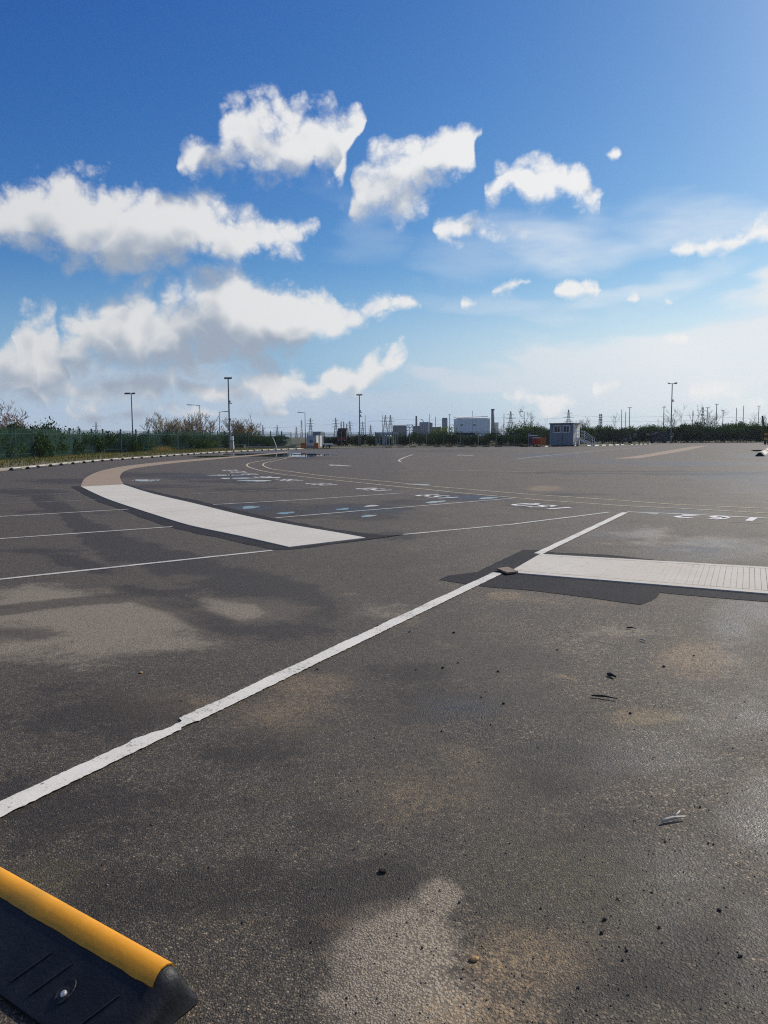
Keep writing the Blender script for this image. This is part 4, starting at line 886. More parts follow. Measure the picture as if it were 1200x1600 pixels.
# ------------------------------------------------------------------ plants
def leaf_cloud(n, lobes, size, seed, zmin=0.0):
    r = random.Random(seed); mb = MB()
    for _ in range(n):
        cx, cy, cz, rx, ry, rz = r.choice(lobes)
        d = Vector((r.gauss(0,1), r.gauss(0,1), r.gauss(0,1))).normalized() * (r.random()**0.33)
        d *= 1 + .18*r.gauss(0, 1)
        p = Vector((cx+d.x*rx, cy+d.y*ry, cz+d.z*rz))
        if p.z < zmin: p.z = zmin + r.random()*.3
        R = Euler((r.uniform(0,6.3), r.uniform(0,6.3), r.uniform(0,6.3))).to_matrix(); s = size*r.uniform(.55, 1.35)
        mb.add([p + R @ Vector((-s,0,0)), p + R @ Vector((0,-s*.45,0)), p + R @ Vector((s,0,0)), p + R @ Vector((0,s*.45,.1*s))], [(0,1,2,3)])
    return mb
def twig_tree(h, seed, levels=4, spread=.5, n0=5, r0=.05, single=False, up=.25, thin=.011, lean=0.0):
    """branching bare wood: returns (stems, twigs)"""
    r = random.Random(seed); st, tw = MB(), MB()
    def grow(p, d, L, rad, lev):
        q = p; pts = [q]; dd = d.copy()
        for i in range(3):
            dd = (dd + Vector((r.uniform(-1,1), r.uniform(-1,1), r.uniform(-.4,1)))*.14).normalized(); q = q + dd*L/3; pts.append(q)
        (st if lev <= 1 else tw).tube(pts, [max(thin, rad*(1-.16*i)) for i in range(4)], 3 if lev > 0 else 5, cap=False)
        if lev >= levels: return
        for _ in range(r.choice((2,3,3,4))):
            t = r.choice(pts[1:]); ax = Vector((r.gauss(0,1), r.gauss(0,1), r.gauss(0,.5))).normalized()
            nd = (dd*1.0 + ax*spread*1.6 + Vector((0,0,up))).normalized(); grow(t, nd, L*r.uniform(.5,.78), rad*.55, lev+1)
    for i in range(1 if single else n0):
        a_ = 2*PI*i/n0 + r.uniform(-.4,.4); s = 0 if single else r.uniform(.15, .75)
        grow(Vector((math.cos(a_)*.15*(not single), math.sin(a_)*.15*(not single), 0)), Vector((math.cos(a_)*s+lean, math.sin(a_)*s, 1)).normalized(), h*.42, r0, 0)
    return st, tw
def bush_proto(seed, w, h, lm, n, size, label, name='shrub', group=None, bm='bark'):
    r = random.Random(seed); o = thing(name, label, 'shrub', (0,0,0), 0, group)
    lobes = []
    for _ in range(9):
        lobes.append((r.uniform(-.5,.5)*w, r.uniform(-.35,.35)*w, h*r.uniform(.25,.72), w*r.uniform(.16,.32), w*r.uniform(.16,.3), h*r.uniform(.14,.30)))
    lobes.append((0,0,h*.35,w*.5,w*.35,h*.36))
    leaf_cloud(n, lobes, size, seed).build('foliage', lm, o)
    st, tw = twig_tree(h*.9, seed+50, 1, .5, 4, .03); st.add(tw.v, tw.f); st.build('stems', bm, o)
    return o
HG = 'hedge shrubs growing behind the fences'
protos = [bush_proto(1, 4.2, 2.6, 'leaf', 3600, .115, 'dark green hedge shrub growing close behind the fence', group=HG),
          bush_proto(2, 4.6, 2.8, 'leaf', 3800, .12, 'dark green hedge shrub growing close behind the fence', group=HG),
          bush_proto(3, 4.0, 2.7, 'leafmid', 3600, .115, 'dark green hedge shrub growing close behind the fence', group=HG)]
usedp = [False]*3
HEDGES = {'left': 'along the long left fence', 'far': 'behind the far central fence', 'right': 'behind the blackish fence on the right'}
def put(pi, x, y, sc, szz=None, rz=None, side='left'):
    o = protos[pi] if not usedp[pi] else copy_tree(protos[pi]); usedp[pi] = True
    o.location = (x, y, 0); o.rotation_euler = (0, 0, random.uniform(0, 6.28) if rz is None else rz); z = szz or sc
    o.scale = (sc, sc, z); o['label'] = 'dark green hedge shrub growing ' + HEDGES[side]; o['group'] = 'hedge shrubs ' + HEDGES[side]; return o
rr = random.Random(21)
for (x, y, a_) in walk(offset(FENCE_L, 1.8), 1.5, 2.0) + walk(offset(FENCE_L, 4.4), 1.9, 3.0):
    if y < 40: continue
    hz = .82 + .12*mnoise.noise((x*.1, y*.1, 3)) + rr.uniform(-.07,.09)
    if y < 66: hz += .22
    put(rr.choice((0,0,1,2)), x + rr.uniform(-.4,.6), y + rr.uniform(-.5,.5), rr.uniform(.75,1.0), hz)
for (x, y, a_) in walk(offset(FENCE_M, 5.0), 2.6, 2.0):
    if -12.5 < x < -9.5: continue
    put(rr.choice((0,1,0,2)), x, y + rr.uniform(0,1.5), rr.uniform(.8,1.05), .84 + rr.uniform(-.06,.06), side='far')
for row in (0, 1):
    for (x, y, a_) in walk(offset(FENCE_R, 10.0 + 4.0*row), 2.7, 1.0 + row):
        k_ = max(0, min(1, (x-22)/50)); hz = 1.06 + .36*k_ + .1*mnoise.noise((x*.13, y*.1, 9)) + rr.uniform(-.05,.08) + .12*row
        put(rr.choice((0,1,2,2) if row else (0,1,2)), x, y + rr.uniform(-.6,.8), rr.uniform(.85,1.1), hz, side='right')
BG = 'leafy spring shrubs standing taller than the hedge'
bp_ = bush_proto(8, 4.4, 3.2, 'leafbright', 1700, .13, 'fresh green shrub showing above the hedge on the right', 'shrub', BG, 'palebark'); fb = True
for px_, s in ((1062,.95),(1020,1.0),(1008,1.12),(1100,1.12),(1135,1.15),(1168,1.1),(985,.95),(955,.95),(940,.9)):
    x, z = DPX(px_, 153); o = bp_ if fb else copy_tree(bp_); fb = False
    o.location = (x, 153 + rr.uniform(-2,3), 0); o.scale = (s, s, s*1.0); o.rotation_euler = (0,0,rr.uniform(0,6))
def single_bush(px_, d_, w, h, lm, label, n=1500, size=.14, bm='palebark', seed=1):
    o = bush_proto(seed, w, h, lm, n, size, label, bm=bm); x, z = DPX(px_, d_); o.location = (x, d_, 0); return o
single_bush(696, 130, 5.5, 3.6, 'leafbright', 'bright green shrub below the twin grey silos', 2200, .15, seed=31)
single_bush(308, 104, 4.2, 2.9, 'leafbright', 'yellow green leafy shrub under the pale bare twigs', 900, .12, seed=32)
single_bush(384, 118, 4.0, 3.4, 'leafbrown', 'yellowish budding shrub behind the tall camera mast', 900, .12, seed=33)
single_bush(372, 121, 5.0, 4.0, 'leafbrown', 'brown rounded willow shrub behind the camera mast', 500, .12, seed=34)
single_bush(820, 140, 5, 4.2, 'leafmid', 'green shrub left of the grey cabin and taller than the fence', 1800, .15, seed=35)
single_bush(836, 141, 4, 3.8, 'leafmid', 'green shrub touching the left end of the grey cabin', 1500, .15, seed=36)
single_bush(1120, 150, 7, 4.6, 'leaf', 'broad dark evergreen shrub right of the twin lamp mast', 2600, .16, seed=37)
single_bush(1190, 148, 6, 4.0, 'leaf', 'dark evergreen shrub at the far right end of the hedge', 2200, .16, seed=38)
for i, (px_, h) in enumerate(((26,3.75),(40,3.6),(52,3.75),(66,4.0),(78,3.6),(92,3.4),(10,3.7))):
    lab = ['dark ragged shrub beside the bare tree at the left edge', 'dark ragged shrub second from the bare tree', 'dark ragged shrub with loose top, middle of the left group', 'tallest dark ragged shrub above the left fence',
           'dark ragged shrub right of the tallest one', 'thin dark shrub ending the left group', 'dark shrub under the bare tree at the left edge'][i]
    single_bush(px_, 71+i*.9, 2.9, h, 'leaf', lab, 600, .14, 'bark', 40+i)
def bare(px_, d_, h, label, name='bare_tree', m='bark', seed=1, z=0, **kw):
    o = thing(name, label, 'tree' if 'tree' in name else 'shrub', (DPX(px_, d_)[0], d_, z))
    st, tw = twig_tree(h, seed, **kw); st.build('stems' if 'shrub' in name else 'trunk', m, o); tw.build('twigs', m, o); return o
bare(6, 66, 4.4, 'bare tree with dense reddish twigs at the left edge', m='purplebark', seed=3, levels=5, n0=6, thin=.014)
bare(-6, 68, 4.5, 'bare tree cut by the left edge of the picture', m='purplebark', seed=4, levels=5, n0=6, thin=.014)
for i, px_ in enumerate((252, 264, 278, 290, 302, 314)):
    bare(px_, 108+i, 4.9+.4*math.sin(i*2.1), 'pale leafless shrub in the clump behind the green fence', 'bare_shrub', 'palebark', 60+i, levels=4, n0=7, thin=.019, r0=.06, up=.4)['group'] = 'pale leafless shrubs behind the left fence'
for i, px_ in enumerate((366, 378, 388)):
    bare(px_, 122+i, 5.2-.5*abs(i-1), 'brown leafless shrub in the rounded clump by the camera mast', 'bare_shrub', 'bark', 70+i, levels=4, n0=7, thin=.018, up=.3)['group'] = 'brown leafless shrubs by the camera mast'
bare(820, 150, 8.0, 'slender bare tree left of the grey cabin', seed=81, levels=4, single=True, n0=1, thin=.018, r0=.09)
bare(843, 150, 5.6, 'low bare tree just left of the grey cabin roof', seed=82, levels=4, n0=3, thin=.011)
bare(782, 210, 6.5, 'small bare tree right of the tall chimney', seed=83, levels=4, n0=3, thin=.02, r0=.08)
bare(906, 150, 5.5, 'bare bushy tree just right of the grey cabin', seed=84, levels=4, n0=4, thin=.011)
bare(916, 152, 5.3, 'twiggy bare tree between the cabin and the parked car', seed=85, levels=4, n0=4, thin=.011)
bare(963, 155, 6.4, 'leafless tree standing above the parked car', seed=86, levels=4, single=True, n0=1, thin=.011, r0=.09)
bare(1056, 155, 7.6, 'leafless tree right beside the twin lamp mast', seed=87, levels=4, n0=3, thin=.011)
bare(1038, 158, 6.6, 'leafless tree left beside the twin lamp mast', seed=88, levels=4, n0=3, thin=.011)
bare(1083, 152, 9.6, 'tall spindly bare tree right of the lamp mast', seed=89, levels=4, single=True, n0=1, thin=.011, r0=.1, spread=.35)
bare(1108, 158, 7.4, 'bare tree in front of the right hand pylon', seed=90, levels=4, n0=4, thin=.011)
bare(1182, 154, 6.2, 'bare tree at the far right above the hedge', seed=92, levels=4, n0=3, thin=.011)

# ------------------------------------------------------------------ lamp masts, street lamps
def mast(px_, ptop, d_, label, heads='twin', base_z=0.0, m='darkgrey', cam_at=None, r=.09, name='lighting_mast'):
    x, zt = DPZ(px_, ptop, d_)
    o = thing(name, label, 'light mast', (x, d_, base_z)); h = zt - base_z
    MB().tube([(0,0,0),(0,0,1.2),(0,0,1.25),(0,0,h)], [r*1.5,r*1.5,r*1.05,r*.7], 8).build('pole', m, o)
    if heads == 'triple': offs = (-.62, -.30, .30); 
    elif heads == 'twin': offs = (-.52, .52)
    elif heads == 'flat': offs = (-.22, .22)
    else: offs = ()
    if offs: MB().bar((min(offs)-.05,0,h-.05), (max(offs)+.05,0,h-.05), .07).build('cross_arm', m, o)
    for q in offs:
        mb = MB(); mb.box((q*1.12, -.05, h+.02), (.46,.34,.16), R=Euler((.35, (-.25 if q > 0 else .25)*(heads=='twin'), 0)).to_matrix()); mb.build('floodlight', m, o)
    for c_ in cam_at or ():
        MB().box((.18,-.05,h*c_), (.5,.12,.10)).build('camera_bracket', m, o); MB().box((.12,-.12,h*c_+.22), (.24,.26,.22)).build('security_camera', 'white' if c_ > .9 else m, o)
    return o
mast(205, 615, 112, 'grey lighting mast with three floodlights in a row, leftmost of the tall masts', 'triple', 0)
mast(356.5, 591, 97, 'tall camera mast beside the small white cabinet', 'flat', 0.1, 'grey', (.65,.40), .11)
mast(561.5, 617, 126, 'slim mast with cameras halfway, behind the dark central fence', 'flat', 0, 'grey', (.66,.58), .10)
mast(1050.5, 599, 137, 'tall mast with two floodlights splayed out above the right fence', 'twin', 0, 'grey', (.70,), .11)
def street_lamp(px_, ptop, d_, side, label, arm=1.5, m='grey', r=.07):
    x, zt = DPZ(px_, ptop, d_); o = thing('street_lamp', label, 'street lamp', (x, d_, 0)); h = zt
    MB().tube([(0,0,0),(0,0,h*.5),(0,0,h)], [r*1.3, r, r*.8], 6).build('pole', m, o)
    MB().tube([(0,0,h-.03),(side*arm*.6,0,h+.08),(side*arm,0,h+.10)], r*.7, 5).build('arm', m, o)
    MB().box((side*(arm+.3),0,h+.10), (.75,.28,.12), R=Matrix.Rotation(-side*.06, 3, 'Y')).build('lantern', m, o); return o
street_lamp(312, 633.5, 130, -1, 'street lamp with long arm reaching left above the pale bare shrubs', 1.45)
street_lamp(342.5, 644, 140, 1, 'street lamp with arm reaching right, left of the camera mast', .95)
street_lamp(476.5, 645, 150, -1, 'street lamp with arm reaching left above the white cabinet', .8)
street_lamp(819.5, 643.5, 170, -1, 'thin street lamp above the slender bare tree', .4, 'galv', .05)
for px_, pt, d_, lb in ((984,637,230,'far T-shaped lamp post right of the parked car'), (1037.5,636,230,'far T-shaped lamp post just left of the twin lamp mast'), (1120,631.5,220,'far T-shaped lamp post right of the pylon on the right'),
      (702.5,648,260,'far T-shaped lamp post between the silos and the white warehouse'), (1105.5,637,250,'faint far lamp post beside the right hand pylon'), (1186,634.5,260,'faint far lamp post at the right edge'),
      (1130,641,260,'shorter faint lamp post right of the T-shaped one')):
    x, zt = DPZ(px_, pt, d_); o = thing('lamp_post', lb, 'lamp post', (x, d_, 0))
    MB().tube([(0,0,0),(0,0,zt)], [.13,.10], 6).build('pole', 'galv', o); MB().box((0,0,zt), (1.0,.4,.14)).build('lantern', 'grey', o)
for px_, pt, d_, lb in ((971.5,640,240,'thin plain pole left of the far T-shaped lamp post'), (977.5,644,240,'second thin pole beside the parked car lamp post'), (1151,637,240,'left one of two thin poles at the far right'), (1162,634,240,'right one of two thin poles at the far right'),
      (787.5,646,250,'thin pole right of the tall chimney'), (680.5,651,260,'thin pole left of the twin silos'), (570.5,649,260,'thin pole just right of the slim camera mast'), (597.5,648,380,'left thin pole beside the tall twin pylons'), (1083,641,260,'thin pole inside the spindly bare tree')):
    x, zt = DPZ(px_, pt, d_); o = thing('thin_pole', lb, 'pole', (x, d_, 0)); MB().tube([(0,0,0),(0,0,zt)], [.14,.09], 5).build('shaft', 'galv', o)
x, zt = DPZ(1193, 649.5, 180); o = thing('stump_pole', 'short dark stump of a pole above the far right hedge', 'pole', (x, 180, 0)); MB().tube([(0,0,0),(.1,0,zt*.6),(-.25,0,zt)], [.35,.3,.2], 6).build('shaft', 'darkgrey', o)

# ------------------------------------------------------------------ pylons and lines
def pylon(px_, ptop, d_, label, arms=((.62,.34),(.76,.27),(.9,.2)), wbase=.17, bar=.30, yaw=.3):
    x, h = DPZ(px_, ptop, d_); o = thing('pylon', label, 'pylon', (x, d_, 0), yaw)
    lv = [0, .2, .38, .54, .67, .78, .88, 1.0]; wd = lambda t: h*wbase*(1-t)**1.25*.5 + h*.012
    mb = MB()
    for sx, sy in ((1,1),(1,-1),(-1,1),(-1,-1)):
        for a1, b1 in zip(lv[:-1], lv[1:]): mb.bar((sx*wd(a1), sy*wd(a1), a1*h), (sx*wd(b1), sy*wd(b1), b1*h), bar*(1.1-.4*a1))
    mb.build('legs', 'pylon', o)
    mb = MB()
    for a1, b1 in zip(lv[:-1], lv[1:]):
        for (s1, t1), (s2, t2) in (((1,-1),(-1,-1)), ((-1,-1),(-1,1)), ((-1,1),(1,1)), ((1,1),(1,-1))):
            mb.bar((s1*wd(a1), t1*wd(a1), a1*h), (s2*wd(b1), t2*wd(b1), b1*h), bar*.55); mb.bar((s2*wd(a1), t2*wd(a1), a1*h), (s1*wd(b1), t1*wd(b1), b1*h), bar*.55)
    mb.build('bracing', 'pylon', o)
    for z, w in arms:
        mb = MB(); z_ = z*h; L_ = w*h*.5; t = h*.03
        for s in (1, -1):
            mb.bar((0,-wd(z),z_), (s*L_,0,z_), bar*.8); mb.bar((0,wd(z),z_), (s*L_,0,z_), bar*.8); mb.bar((0,0,z_+t), (s*L_,0,z_), bar*.6)
            mb.bar((s*L_,0,z_), (s*L_,0,z_-t), bar*.5)
        mb.build('cross_arm', 'pylon', o)
    return o
PY = [(150,659,1100,'small far pylon above the left fence, leftmost of the pylons'),(410.5,664,1300,'small pylon left of the pair behind the camera mast shrubs'),(433,663.5,1200,'pylon with two arms left of the arm-left street lamp'),(471,656.5,1100,'narrow pylon just left of the street lamp above the cabinet'),
 (485,653,1000,'broad pylon right of the street lamp above the cabinet'),(524.5,653,950,'broad dark pylon with wide arms above the dark red truck'),(533,658,1000,'thin pylon just right of the broad dark one'),(537,658.5,1100,'second thin pylon right of the broad dark one'),(541.5,662,1200,'short pylon in the row before the slim mast'),
 (546.5,657.5,1050,'pylon left of the slim camera mast, tallest of its row'),(566.5,658.5,1100,'pylon hidden close behind the slim camera mast'),(579,663.5,1300,'small pylon between the slim mast and the tall twin pylons'),(463,667,1400,'tiny pylon left of the narrow pylon'),
 (602,648.5,800,'left one of the tall twin pylons above the white shelter'),(610,648.5,800,'right one of the tall twin pylons above the white shelter'),(798,642.5,700,'pylon right of the tall chimney'),(888.5,640,620,'pylon rising behind the roof of the grey cabin'),
 (937.2,646.5,800,'left pole pylon of the close pair right of the cabin'),(939.8,646.5,800,'right pole pylon of the close pair right of the cabin'),(1098.5,636,560,'pylon behind the bare trees on the right'),(122,665,1300,'tiny far pylon above the left fence'),(365,664,1500,'tiny pylon behind the brown rounded shrubs')]
for i, (a1, b1, d_, lb) in enumerate(PY):
    narrow = a1 in (533, 537, 541.5, 937.2, 939.8, 471)
    pylon(a1, b1, d_, lb, arms=((.74,.12),(.84,.12),(.94,.10)) if narrow else (((.52,.62),(.75,.46)) if a1 in (433, 410.5, 150) else ((.56,.36),(.72,.42),(.87,.30))), wbase=.10 if narrow else (.26 if a1 in (602,610,798,888.5) else .18), bar=.24*d_/700, yaw=.15+.4*((i*37)%10)/10)
def wire(pA, pB, sag, label, r=.05):
    A_, B_ = Vector(pA), Vector(pB); pts = []
    for i in range(25):
        t = i/24; p = A_.lerp(B_, t); p.z -= sag*4*t*(1-t); pts.append(p)
    o = MB().tube(pts, r, 3).build('power_line', 'grey'); return tag(o, label, 'power line', 'power lines strung between the pylons')
for (pa, pb, d1_, d2_) in (((798,652),(888,652),700,620),((798,660),(888,660),700,620),((888,649),(1098,648),620,560),((888,656),(1098,656),620,560),((610,655),(798,652),800,700),((610,662),(798,660),800,700),((1098,650),(1300,650),560,520),((485,664),(602,656),1000,800),((410,668),(485,664),1300,1000)):
    xa, za = DPZ(*pa, d1_); xb, zb = DPZ(*pb, d2_); wire((xa, d1_, za), (xb, d2_, zb), 1.5, 'thin power line hung between far pylons', .06*d1_/600)

# ------------------------------------------------------------------ far buildings
def bld(px0, px1, ptop, d_, depth, label, name, m, flat=True, rz=0.0, roofm='darkgrey'):
    x0, zt = DPZ(px0, ptop, d_); x1, _ = DPZ(px1, ptop, d_); w = x1-x0
    o = thing(name, label, 'building', ((x0+x1)/2, d_, 0), rz); return o, w, zt
o, w, h = bld(715, 762, 653.5, 520, 30, 'large pale grey warehouse with white sloping roof left of the chimney', 'warehouse', 'warehouse')
MB().box((0,14,h/2), (w,28,h)).build('wall', 'warehouse', o)
MB().add([(-w/2-.3,-.4,h),(w/2+.3,-.4,h+.9),(w/2+.3,28.5,h+2.2),(-w/2-.3,28.5,h+1.4),(-w/2-.3,-.4,h+.35),(w/2+.3,-.4,h+1.3),(w/2+.3,28.5,h+2.6),(-w/2-.3,28.5,h+1.8)], [(3,2,1,0),(4,5,6,7),(0,1,5,4),(1,2,6,5),(2,3,7,6),(3,0,4,7)]).build('roof', 'warehouse_side', o)
MB().box((w/2+.9,14,h*.5), (1.6,26,h*.98)).build('side_wall', 'warehouse_side', o)
for vx_ in (-w*.36, w*.06):
    f = MB().box((vx_,-.06,h*.66), (1.7,.2,.8)).build('vent', 'darkgrey', o)
    for q in range(3): MB().box((vx_,-.2,h*.66-.25+.25*q), (1.8,.1,.06)).build('louvre', 'grey', f)
for q in range(1, 8): MB().box((-w/2+w*q/8,-.03,h/2), (.12 if q != 4 else .3,.08,h)).build('cladding_joint', 'cabgrey', o)
MB().tube([(w*.03,6,h+1),(w*.03,6,h+5)], .15, 5).build('flue', 'galv', o)
o, w, h = bld(645, 676, 659.5, 560, 20, 'tall blue grey plant block with white corner column', 'plant_building', 'block')
MB().box((-w*.30,6,h*.38), (w*.38,12,h*.76)).build('low_block', 'plant', o); MB().box((w*.12,8,h/2), (w*.48,16,h)).build('wall', 'block', o)
MB().box((w*.30,-.5,h*.5), (1.0,1,h*.98)).build('corner_column', 'warehouse_side', o); MB().box((w*.42,7,h*.48), (w*.16,12,h*.96)).build('side_block', 'plant', o)
for q in range(3): MB().box((-w*.02+q*w*.1,-.05,h*.62), (.5,.3,h*.5)).build('pipe', 'grey', o)
MB().tube([(-w*.31,4,h*.7),(-w*.31,4,h*1.38)], [.75,.6], 8).build('flue', 'chimney', o); MB().tube([(w*.36,4,h),(w*.36,4,h*1.5)], .16, 5).build('aerial', 'grey', o)
MB().tube([(w*.06,4,h),(w*.0,4,h+1.6),(-w*.08,4,h+2.0)], .3, 5).build('roof_pipe', 'galv', o)
o, w, h = bld(614, 635, 665.8, 560, 20, 'dark grey flat topped plant shed right of the twin pylons', 'plant_shed', 'plant')
MB().box((0,5,h/2), (w,10,h)).build('wall', 'plant', o); MB().box((0,5,h+.25), (w*.9,9,.6)).build('roof', 'darkgrey', o); MB().box((w*.25,-.1,h*.3), (3,.4,h*.5)).build('door', 'kerb', o)
o, w, h = bld(635.5, 645, 663.5, 560, 10, 'white and blue steel pipe frame between the plant buildings', 'pipe_frame', 'white')
for q in (-.5, -.1, .5): MB().box((q*w,0,h/2), (.5,.5,h)).build('upright', 'white', o)
for q in (.55, .8, .97): MB().bar((-w*.5,0,h*q), (w*.5,0,h*q), .4).build('beam', 'bluesign', o)
MB().bar((-w*.45,-.3,h*.55), (w*.45,-.3,h*.95), .35).build('brace', 'white', o); MB().bar((w*.45,.3,h*.55), (-w*.45,.3,h*.95), .35).build('brace', 'bluesign', o)
o, w, h = bld(677, 689, 668, 560, 10, 'low dark plant building left of the twin silos', 'plant_shed', 'plant')
MB().box((0,5,h/2), (w,10,h)).build('wall', 'plant', o); MB().box((0,5,h+.2), (w*1.04,10.3,.4)).build('roof', 'darkgrey', o)
o, w, h = bld(690.6, 699.2, 653, 580, 8, 'close grey blue silos with dark tops left of the warehouse', 'silo_tower', 'tank')
for q in (-.32, 0, .32): MB().lathe([(w*.19,0),(w*.19,h*.94),(w*.14,h)], 14, (q*w, 0, 0)).build('silo', 'tank', o, smooth=False)
MB().box((0,0,h*.97), (w*.8,1.6,.9)).build('top_gantry', 'darkgrey', o)
o, w, h = bld(711, 716, 664, 540, 8, 'small blue grey block touching the left end of the warehouse', 'plant_shed', 'block')
MB().box((0,3,h/2), (w,6,h)).build('wall', 'block', o); MB().box((0,3,h+.15), (w*1.06,6.3,.3)).build('roof', 'darkgrey', o)
x, h = DPZ(770, 639, 540); o = thing('chimney', 'tall dark blue grey chimney right of the white warehouse', 'chimney', (x, 540, 0))
MB().lathe([(1.45,0),(1.2,h*.5),(1.05,h-.8)], 16).build('shaft', 'chimney', o, smooth=True); MB().lathe([(1.25,h-.8),(1.3,h-.6),(1.3,h),(.9,h)], 16).build('cap', 'darkgrey', o)
x, h = DPZ(776, 660, 540); tag(MB().box((x,545,h/2), (3.2,6,h)).build('boiler_house', 'cabinwhite'), 'small cream boiler house at the foot of the tall chimney', 'building')

# ------------------------------------------------------------------ grey cabin
cx0, cy0 = (25.126, 109.135)
cdir = math.atan2(-cx0, -cy0); psi = math.radians(-14)
cyaw = -math.atan2(cx0, cy0) + psi*1.0
cab = thing('site_cabin', 'grey two-window site cabin with sunlit end wall coloured white, on the far kerb', 'cabin', (cx0+.4, cy0+1.6, .05), -math.atan2(cx0,cy0) - math.radians(21))
sc_ = math.hypot(cx0, cy0)/1200; CW, CH, CD = 37.5*sc_, 35.0*sc_, 2.6
MB().box((0,CD/2,CH*.5), (CW,CD,CH-.30)).build('wall', 'cabin', cab)
MB().box((0,CD/2,CH-.08), (CW+.16,CD+.16,.17)).build('roof', 'darkgrey', cab); MB().box((0,CD/2,.10), (CW-.3,CD-.3,.2)).build('plinth', 'darkgrey', cab)
MB().box((CW/2+.02,CD/2,CH*.5), (.05,CD-.02,CH-.34)).build('end_wall', 'cabinwhite', cab)  # sunlit side put into the colour, paler than the other walls
MB().box((0,-.03,CH*.56), (CW*.98,.06,.07)).build('sill_band', 'cabinwhite', cab) if False else None
for wx in (-CW*.18, CW*.21):
    fr = MB()
    ww, wh, wz = .92, .92, CH*.74
    for (bx_, bz_, sx_, sz_) in ((0,wh/2,ww+.1,.1),(0,-wh/2,ww+.1,.1),(-ww/2,0,.1,wh-.1),(ww/2,0,.1,wh-.1)): fr.box((wx+bx_,-.045,wz+bz_), (sx_,.09,sz_))
    w_o = fr.build('window', 'white', cab); MB().box((wx,-.012,wz), (ww-.1,.03,wh-.1)).build('pane', 'glass', w_o)
    MB().box((wx+.03,-.06,wz), (.06,.06,wh-.1)).build('mullion', 'white', w_o)
MB().box((-CW*.06,-.035,CH*.585), (CW*.62,.05,.16)).build('notice_strip', 'cabgrey', cab)
for gx in (-.46,-.22,0.04,.30,.46): MB().box((gx*CW,-.015,CH*.32), (.05,.05,CH*.48)).build('panel_joint', 'darkgrey' if gx == .04 else 'cabgrey', cab)
dr = MB().box((CW/2+.06,CD*.55,CH*.50), (.04,.9,CH*.58)).build('door', 'white', cab); MB().box((CW/2+.10,CD*.32,CH*.5), (.05,.05,.2)).build('handle', 'galv', dr)  # door whitened along with the sunlit end
MB().box((CW/2+.42,CD*.5,CH-.12), (.8,CD*.7,.08)).build('door_canopy', 'cabinwhite', cab)
def local(o, p):
    return o.matrix_basis @ Vector(p)
# steps beside the cabin
stp = thing('access_steps', 'galvanised access steps with sloping white handrails right of the grey cabin', 'steps', tuple(local(cab, (CW/2+1.0, 1.0, 0))), cab.rotation_euler.z)
for i in range(5): MB().box((.25+.30*i,0,1.0-.2*i), (.28,1.0,.05)).build('tread', 'galv', stp)
MB().box((-.35,0,1.15), (.8,1.0,.06)).build('landing', 'galv', stp)
for sy in (-.5, .5):
    MB().bar((-.7,sy,1.05), (1.6,sy,.1), .06, .18).build('stringer', 'white', stp)
    MB().tube([(-.7,sy,2.1),(.1,sy,2.1),(1.65,sy,1.05)], .035, 5).build('handrail', 'white', stp); MB().tube([(-.7,sy,1.6),(.1,sy,1.6),(1.65,sy,.6)], .03, 5).build('handrail', 'white', stp)
    for q in (-.7, .1, 1.62): MB().tube([(q,sy,.0),(q,sy,2.1 if q < 1 else 1.05)], .035, 5).build('upright', 'white', stp)
# barrier boards and clutter round the cabin
def barrier(loc, rz, m1, m2, label, L=1.6, h=1.0):
    o = thing('safety_barrier', label, 'barrier', loc, rz)
    MB().box((0,0,h*.52), (L,.10,h*.72)).build('panel', m1, o); MB().box((0,0,h*.95), (L*1.02,.14,.12)).build('top_rail', m2, o)
    for s in (-L*.4, L*.4): MB().box((s,0,.06), (.12,.55,.12)).build('foot', 'rubber', o)
    return o
def near(px_, py_, dy=0, z=.04):
    return None
def ground(p, dy=0.0, z=.04): return (p[0], p[1]+dy, z)
barrier(ground((22.561, 111.925), 1.0), .1, 'red', 'white', 'red barrier with white top rail left of the grey cabin', 1.5, 1.25)
barrier(ground((23.229, 111.563), .6), -.5, 'orange', 'orange', 'orange barrier leaning on the left end of the grey cabin', .9, 1.3)
barrier(ground((22.270, 112.806), 1.8), .1, 'plum', 'white', 'dark barrier with white rail behind the red barrier', 1.4, 1.6)
barrier(ground((27.704, 110.561), .7), -.2, 'red', 'white', 'red barrier in front of the access steps', .9, 1.1)
barrier(ground((26.901, 110.284), .4), .3, 'steel', 'white', 'rusty brown barrier under the sunlit white end of the cabin', .9, 1.1)
o = thing('waste_bin', 'small red bin between the cabin and the access steps', 'bin', ground((28.309, 111.682),.9)); MB().lathe([(.22,0),(.28,.8),(.3,.85)], 10).build('tub', 'red', o); MB().lathe([(.31,.85),(.26,.98)], 10).build('lid', 'darkgrey', o)
def twopole(p, label, h, m='white'):
    o = thing('marker_post', label, 'post', p); MB().tube([(0,0,0),(0,0,h)], .06, 6).build('shaft', m, o); MB().box((0,0,h), (.2,.2,.08)).build('cap', 'darkgrey', o); return o
twopole(ground((21.632, 113.889),1.2), 'left one of two pale posts left of the cabin', 1.9, 'galv'); twopole(ground((21.889, 113.749),1.4), 'right one of two pale posts left of the cabin', 1.9, 'galv')
twopole(ground((28.268, 111.705),.3), 'dark post in front of the access steps', 1.6, 'darkgrey')

